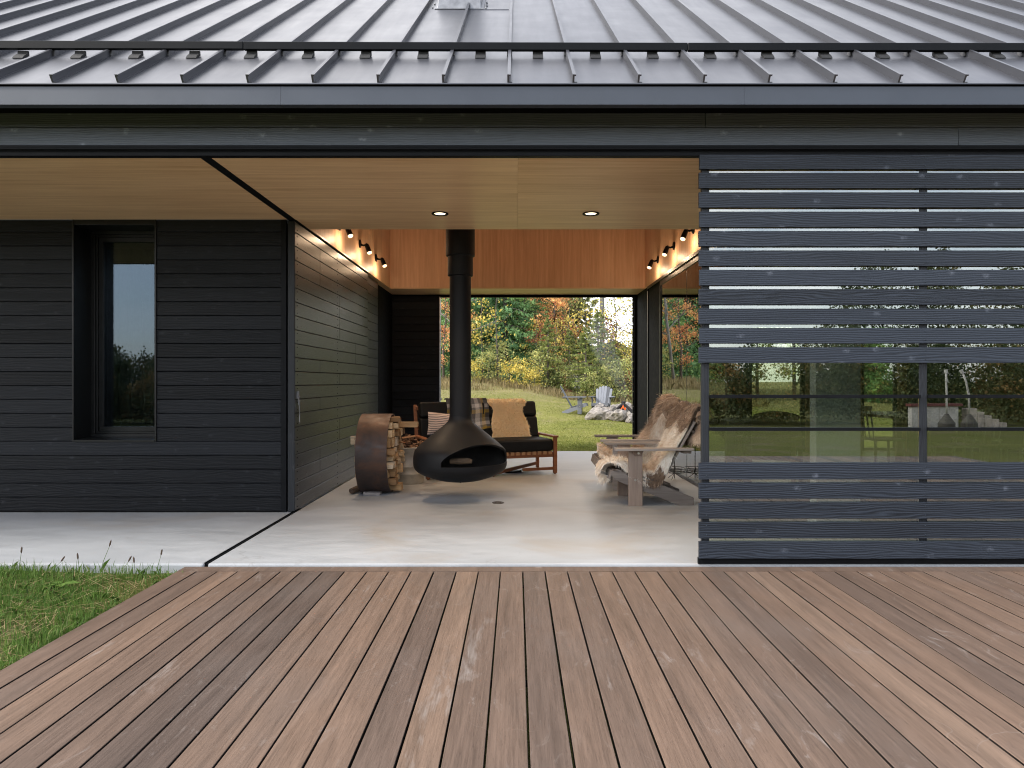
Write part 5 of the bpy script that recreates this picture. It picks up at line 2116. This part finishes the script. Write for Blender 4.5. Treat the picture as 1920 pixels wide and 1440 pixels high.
# ---------------------------------------------------------------- utility pole
x = (1129 - 968) / F * 37
pt = thing('utility_pole', 'tall grey timber utility pole rising out of the cedars', 'utility pole', (x, 37, float(ground_z(x, 37))))
b = MB()
b.tube([(0, 0, -.3), (0, 0, 5), (.05, 0, 11)], [.15, .13, .11], 14)
b.build('pole_shaft', M['pole'], pt, smooth=True)
b = MB()
b.box(-1.1, 1.2, -.06, .06, 10.0, 10.12)
b.build('cross_arm', M['pole'], pt)
bx = thing('utility_box', 'small white metal box on a post half hidden in the bushes', 'box', ((1082 - 968) / F * 31, 31, float(ground_z(3, 31))))
b = MB()
b.box(-.13, .13, -.1, .1, .35, 1.0)
b.box(-.15, .15, -.12, .12, 1.0, 1.03)
b.build('cabinet', M['white'], bx, bevel=.015)
b = MB()
b.box(-.04, .04, -.04, .04, 0, .35)
b.build('post', M['pole'], bx)
b = MB()
lump(b, (0, 0, .12), (.34, .25, .20), 5, 2, .4)
o = tag(b.build('orange_bush', M['lf_red'], loc=(0, 0, 0)), 'low russet clump of dead leaves at the lawn edge beside the white box', 'leaf pile')
x = (1063 - 968) / F * 30.2
o.location = (x, 30.2, float(ground_z(x, 30.2)))

# ---------------------------------------------------------------- fire pit chairs
mf = (M['adiron_far'],) * 3
x = (1077 - 968) / F * 22.8
adirondack('garden_chair', 'grey wooden chair seen from the side at the left of the fire pit', 'chair', (x, 22.8, float(ground_z(x, 22.8)) - .02), R(172), mf, 'grey garden chairs round the fire pit')
x = (1129 - 968) / F * 23.2
adirondack('garden_chair', 'grey wooden chair with a rounded back facing the house behind the boulders', 'chair', (x, 23.2, float(ground_z(x, 23.2)) + .03), R(72), mf, 'grey garden chairs round the fire pit')

# ---------------------------------------------------------------- fire pit
def rock(px, py, d, sx, sy, sz_, seed, label):
    x, y, z = at(px, py, d)
    z = float(ground_z(x, y))
    b = MB()
    lump(b, (0, 0, 0), (sx, sy, sz_), seed, 3, .5)
    o = tag(b.build('boulder', M['rock'], loc=(0, 0, 0)), label, 'boulder', 'pale boulders round the fire pit')
    o.location = (x, y, z + sz_ * .62)
    return o


FD = 21.4
for px, d, sx, sy, s_, lab in ((1113, 20.9, .36, .30, .27, 'long pinkish boulder at the left end of the fire pit'), (1131, 20.8, .40, .26, .21, 'grey and white boulder second from the left along the front of the fire pit'),
                               (1146, 20.6, .27, .22, .19, 'low pale boulder in the middle of the front of the fire pit'), (1160, 20.4, .30, .24, .23, 'rounded speckled boulder at the front of the fire pit below the flames'),
                               (1176, 20.4, .26, .24, .21, 'pale boulder at the front right of the fire pit'), (1186, 20.2, .24, .2, .15, 'small cream boulder lowest at the right of the fire pit'),
                               (1141, 21.6, .32, .28, .26, 'tall white boulder behind the long pinkish one'), (1157, 22.2, .27, .24, .30, 'white boulder left behind the flames'),
                               (1176, 22.4, .26, .24, .28, 'pale boulder right behind the flames'), (1190, 21.5, .26, .26, .26, 'boulder at the far right of the fire pit beside the black jamb'),
                               (1125, 22.0, .26, .24, .27, 'pale flat boulder in front of the rounded back chair'), (1118, 21.7, .2, .2, .3, 'small dark streaked boulder at the left of the pit'),
                               (1150, 21.2, .22, .2, .26, 'small boulder in the middle of the fire pit ring'), (1196, 22.2, .32, .28, .36, 'boulder hidden behind the black jamb')):
    rock(px, 780, d, sx, sy, s_, int(px * 3 + d * 10), lab)
x0, y0, _ = at(1169, 775, FD)
z0 = float(ground_z(x0, y0))
for k, (a, ln) in enumerate(((.3, .55), (1.4, .5), (2.4, .6), (-.5, .45), (-1.2, .5))):
    b = MB()
    d = Vector((math.cos(a), math.sin(a) * .6, 0))
    b.tube([-d * ln * .6, d * ln * .1 + Vector((0, 0, .32))], [.055, .035], 8)
    o = tag(b.build('charred_branch', M['char'], loc=(0, 0, 0)), 'black charred branch leaning in the fire pit', 'branch', 'charred branches in the fire pit')
    o.location = (x0, y0, z0 + .20)
b = MB()
for dx, h, r_ in ((0, .17, .04), (.06, .10, .03), (-.05, .09, .03)):
    b.lathe([(0, 0), (r_ * .8, .03), (r_, h * .28), (r_ * .6, h * .6), (r_ * .2, h * .88), (0, h)], (dx, 0, 0), 10)
o = tag(b.build('flames', M['flame'], loc=(0, 0, 0), smooth=True), 'orange flames among the black branches in the fire pit', 'fire')
o.location = (x0 - .03, y0 - .12, z0 + .26)
# thin smoke drifting up from the fire
m = NT('thin_wood_smoke')
pv = m.n('VolumePrincipled', {'Color': (.86, .92, .96, 1), 'Density': .09, 'Anisotropy': .2})
m.nt.nodes.remove(m.b)
m.nt.links.new(pv.outputs[0], m.out.inputs['Volume'])
b = MB()
b.tube([(0, 0, 0), (-.03, .2, .5), (-.16, .5, 1.0), (-.42, .8, 1.5), (-.62, 1.1, 2.1), (-.55, 1.4, 2.7)], [.12, .20, .27, .38, .44, .30], 14)
o = tag(b.build('smoke', m.m, loc=(0, 0, 0), smooth=True), 'thin bluish smoke drifting up from the fire pit', 'smoke', kind='stuff')
o.location = (x0, y0, z0 + .5)

# ============================================================ GRASS


def blades(name, X, Y, hmin, hmax, w, mat, label, lean=.6, tone=None):
    n = len(X)
    Z = ground_z(X, Y)
    h = rng.uniform(hmin, hmax, n)
    a = rng.uniform(0, 2 * np.pi, n)
    l = rng.normal(size=n) * lean * h
    la = rng.uniform(0, 2 * np.pi, n)
    ww = w * rng.uniform(.6, 1.3, n)
    P = np.stack([X, Y, Z - .005], 1)
    s = np.stack([np.cos(a) * ww, np.sin(a) * ww, np.zeros(n)], 1)
    mid = P + np.stack([l * np.cos(la) * .35, l * np.sin(la) * .35, h * .6], 1)
    tip = P + np.stack([l * np.cos(la), l * np.sin(la), h * np.clip(1 - np.abs(l / h) * .35, .3, 1)], 1)
    V = np.stack([P - s, P + s, mid + s * .75, tip, mid - s * .75], 1)
    o = sheet_mesh(name, V, 5, M[mat], tone if tone is not None else rng.random(n))
    return tag(o, label, 'grass', kind='stuff')


def field(x, y, f, s=0.0):
    return .5 + .25 * np.sin(x * f + 1.3 * np.sin(y * f * .8 + s)) + .25 * np.sin(y * f * 1.3 + 1.1 * np.sin(x * f * 1.1 + s * 2))


# rough grass left of the deck
N = 110000
Y = rng.uniform(1.6, 4.57, N)
X = -2.235 - (rng.random(N) ** 1.3) * 5.2
keep = rng.random(N) < np.clip(field(X, Y, 3.1, .7) * 2.1 - .42, .08, 1) * np.where(Y > 4.2, 1.0, .85)
X, Y = X[keep], Y[keep]
tn = np.clip(rng.normal(.42, .2, len(X)) + .22 * (field(X, Y, 2.2, 2.0) - .5) + (rng.random(len(X)) < .07) * .45, 0, 1)
blades('rough_grass', X, Y, .018, .085, .0023, 'grassnear', 'short patchy green grass beside the deck', .52, tn)
N = 1600
Y = rng.uniform(4.30, 4.57, N)
X = rng.uniform(-6.5, -2.3, N)
blades('edge_grass', X, Y, .05, .13, .0022, 'grassnear', 'longer grass tufts along the concrete edge', .5, np.clip(rng.normal(.4, .2, N), 0, 1))
# dead straws lying about
n = 3200
X, Y = rng.uniform(-6, -2.25, n), rng.uniform(2.2, 4.5, n)
Z = ground_z(X, Y) + rng.uniform(.006, .04, n)
a = rng.uniform(0, 6.28, n)
L = rng.uniform(.03, .11, n)
P = np.stack([X, Y, Z], 1)
d = np.stack([np.cos(a) * L, np.sin(a) * L, rng.normal(size=n) * .012], 1)
s = np.stack([-np.sin(a), np.cos(a), np.zeros(n)], 1) * .0016
tag(sheet_mesh('dead_straw', np.stack([P - d - s, P - d + s, P + d + s, P + d - s], 1), 4, M['drygrass'], rng.uniform(.5, 1, n)), 'dead straw lying in the rough grass beside the deck', 'straw', kind='stuff')


def weed(px, py, h, kind, label):
    d = 4.50 if kind == 'stem' else 4.42
    x = (px - 968) / F * d
    z = float(ground_z(x, d))
    t = thing('weed', label, 'weed', (x, d, z), 0, 'weeds along the concrete edge')
    b = MB()
    if kind == 'stem':
        lx = rnd.uniform(-.04, .08)
        b.tube([(0, 0, 0), (lx * .4, 0, h * .5), (lx, 0, h)], [.0022, .0018, .0012], 5)
        b.build('stem', M['grassnear'], t)
        b = MB()
        e = Vector((lx, 0, h))
        dd = Vector((lx * .8, 0, h)).normalized()
        b.tube([e, e + dd * .012, e + dd * .035, e + dd * .045], [.002, .0055, .005, .001], 7)
        b.build('seed_head', M['bark'], t)
    else:
        vs = []
        for k in range(9):
            a = k * 2.4
            L = h * rnd.uniform(.7, 1.1)
            u = Vector((math.cos(a), math.sin(a) * .8, rnd.uniform(.5, 1.3))).normalized()
            s_ = u.cross(Vector((0, 0, 1))).normalized() * L * .13
            b.add([(0, 0, 0), tuple(u * L * .5 + s_), tuple(u * L), tuple(u * L * .5 - s_)], [(0, 1, 2, 3)], rnd.uniform(.4, .75))
        b.build('leaves', M['grassnear'], t)
    return t


for px, h, lab in ((186, .20, 'tallest seed head stem standing before the concrete edge'), (35, .14, 'thin seed head stem at the left end of the concrete edge'), (150, .11, 'short seed stem left of the tallest one'),
                   (92, .09, 'short stem with a brown seed head between the left end and the tallest one'), (222, .10, 'crooked seed stem right of the tallest one'), (292, .14, 'reddish seed stem nearest the deck corner'), (254, .09, 'short brown seed stem left of the reddish one')):
    weed(px, 1050, h, 'stem', lab)
for px, h, lab in ((330, .075, 'leafy green weed right at the deck corner'), (314, .07, 'leafy green weed just left of the deck corner'), (60, .06, 'flat leafy weed at the left end of the concrete edge')):
    weed(px, 1050, h, 'leaf', lab)
x, y, _ = at(134, 1077, 4.25)
t = thing('dandelion', 'broad pale green weed leaf lying on the grass below the tall seed stem', 'weed', (x, 4.15, float(ground_z(x, 4.15)) + .045))
b = MB()
for k, (a, L) in enumerate(((.2, .11), (2.6, .085), (3.6, .07), (-.9, .06))):
    u = Vector((math.cos(a), math.sin(a), .10))
    s_ = Vector((-math.sin(a), math.cos(a), .1)) * .03
    b.add([(0, 0, 0), tuple(u * L * .5 + s_), tuple(u * L + Vector((0, 0, -.01))), tuple(u * L * .5 - s_)], [(0, 1, 2, 3)], .62)
b.build('leaves', M['grassnear'], t)

# far lawn
N = 150000
Y = 12.05 + 17.5 * rng.random(N) ** 1.6
X = (rng.uniform(820, 1420, N) - 968) / F * Y
tn = np.clip(rng.normal(.42, .2, N) + .42 * (field(X, Y, .9, .3) - .5) + .30 * (field(X, Y, 2.3, 1.9) - .5) + .22 * smooth(20, 28, Y), 0, 1)
blades('lawn_grass', X, Y, .012, .042, .006, 'grassblade', 'mown green lawn beyond the concrete slab', .6, tn)
N = 15000
Y = rng.uniform(27.6, 33, N)
X = (rng.uniform(800, 1440, N) - 968) / F * Y
kk = rng.random(N) < np.clip(field(X, Y, 1.3, 1.0) * 1.3, .15, 1)
X, Y = X[kk], Y[kk]
blades('tall_dry_grass', X, Y, .10, .42, .010, 'drygrass', 'tall dry grass along the top of the lawn', .35)
for k in PROTO:
    assert k in used, k

# ============================================================ LIGHT, SKY, CAMERA
SUN_EL, SUN_AZ = R(38), R(250)      # azimuth clockwise from +Y
w = bpy.data.worlds.new('World')
SC.world = w
w.use_nodes = True
nt = w.node_tree
bg = nt.nodes['Background']
sky = nt.nodes.new('ShaderNodeTexSky')
sky.sky_type = 'NISHITA'
sky.sun_disc = False
sky.sun_elevation = SUN_EL
sky.sun_rotation = SUN_AZ
sky.dust_density = 1.5
tc = nt.nodes.new('ShaderNodeTexCoord')
mp = nt.nodes.new('ShaderNodeMapping')
mp.inputs['Scale'].default_value = (1.0, 1.0, 2.6)
nt.links.new(tc.outputs['Generated'], mp.inputs['Vector'])
no = nt.nodes.new('ShaderNodeTexNoise')
no.inputs['Scale'].default_value = 1.9
no.inputs['Detail'].default_value = 5
no.inputs['Roughness'].default_value = .55
no.inputs['Distortion'].default_value = .4
nt.links.new(mp.outputs[0], no.inputs['Vector'])
mr = nt.nodes.new('ShaderNodeMapRange')
mr.inputs[1].default_value = .36
mr.inputs[2].default_value = .60
mr.inputs[3].default_value = .22
mr.inputs[4].default_value = .97
sx = nt.nodes.new('ShaderNodeSeparateXYZ')
nt.links.new(tc.outputs['Generated'], sx.inputs[0])


def wm(op, a, b_):
    q = nt.nodes.new('ShaderNodeMath')
    q.operation = op
    for i_, v_ in ((0, a), (1, b_)):
        if isinstance(v_, bpy.types.NodeSocket):
            nt.links.new(v_, q.inputs[i_])
        else:
            q.inputs[i_].default_value = v_
    return q.outputs[0]


bias = wm('ADD', wm('MULTIPLY', sx.outputs[0], -.10), wm('MULTIPLY', sx.outputs[1], .07))
bias = wm('ADD', bias, wm('MULTIPLY', sx.outputs[2], -.13))
bias = wm('ADD', bias, .07)
nt.links.new(wm('ADD', no.outputs['Fac'], bias), mr.inputs[0])
mx = nt.nodes.new('ShaderNodeMix')
mx.data_type = 'RGBA'
nt.links.new(mr.outputs[0], mx.inputs[0])
nt.links.new(sky.outputs[0], mx.inputs[6])
CLOUD = 8.6
mx.inputs[7].default_value = (CLOUD * 1.0, CLOUD * .985, CLOUD * 1.0, 1)
nt.links.new(mx.outputs[2], bg.inputs['Color'])
bg.inputs['Strength'].default_value = 0.12

s = bpy.data.lights.new('sun', 'SUN')
s.energy = 1.5
s.angle = R(14)
s.color = (1, .95, .87)
so = link(bpy.data.objects.new('sun', s))
d = Vector((math.sin(SUN_AZ) * math.cos(SUN_EL), math.cos(SUN_AZ) * math.cos(SUN_EL), math.sin(SUN_EL)))
so.rotation_euler = (-d).to_track_quat('-Z', 'Y').to_euler()
so.location = d * 50

cam = bpy.data.cameras.new('camera')
cam.lens = 24
cam.sensor_width = 36
cam.shift_x = -8 / 1920
cam.shift_y = -5 / 1920
cam.clip_end = 3000
cam.clip_start = .05
co = link(bpy.data.objects.new('camera', cam))
co.location = (0, 0, EYE)
co.rotation_euler = (R(90), 0, 0)
SC.camera = co
SC.view_settings.view_transform = 'Standard'
SC.view_settings.look = 'None'
SC.view_settings.exposure = 1.65
SC.view_settings.gamma = 1
SC.render.engine = 'CYCLES'
c = SC.cycles
c.use_denoising = True
c.filter_width = 1.1
c.max_bounces = 10
c.diffuse_bounces = 5
c.glossy_bounces = 5
c.transparent_max_bounces = 16
c.volume_bounces = 0
c.sample_clamp_indirect = 6
c.caustics_reflective = False
c.caustics_refractive = False
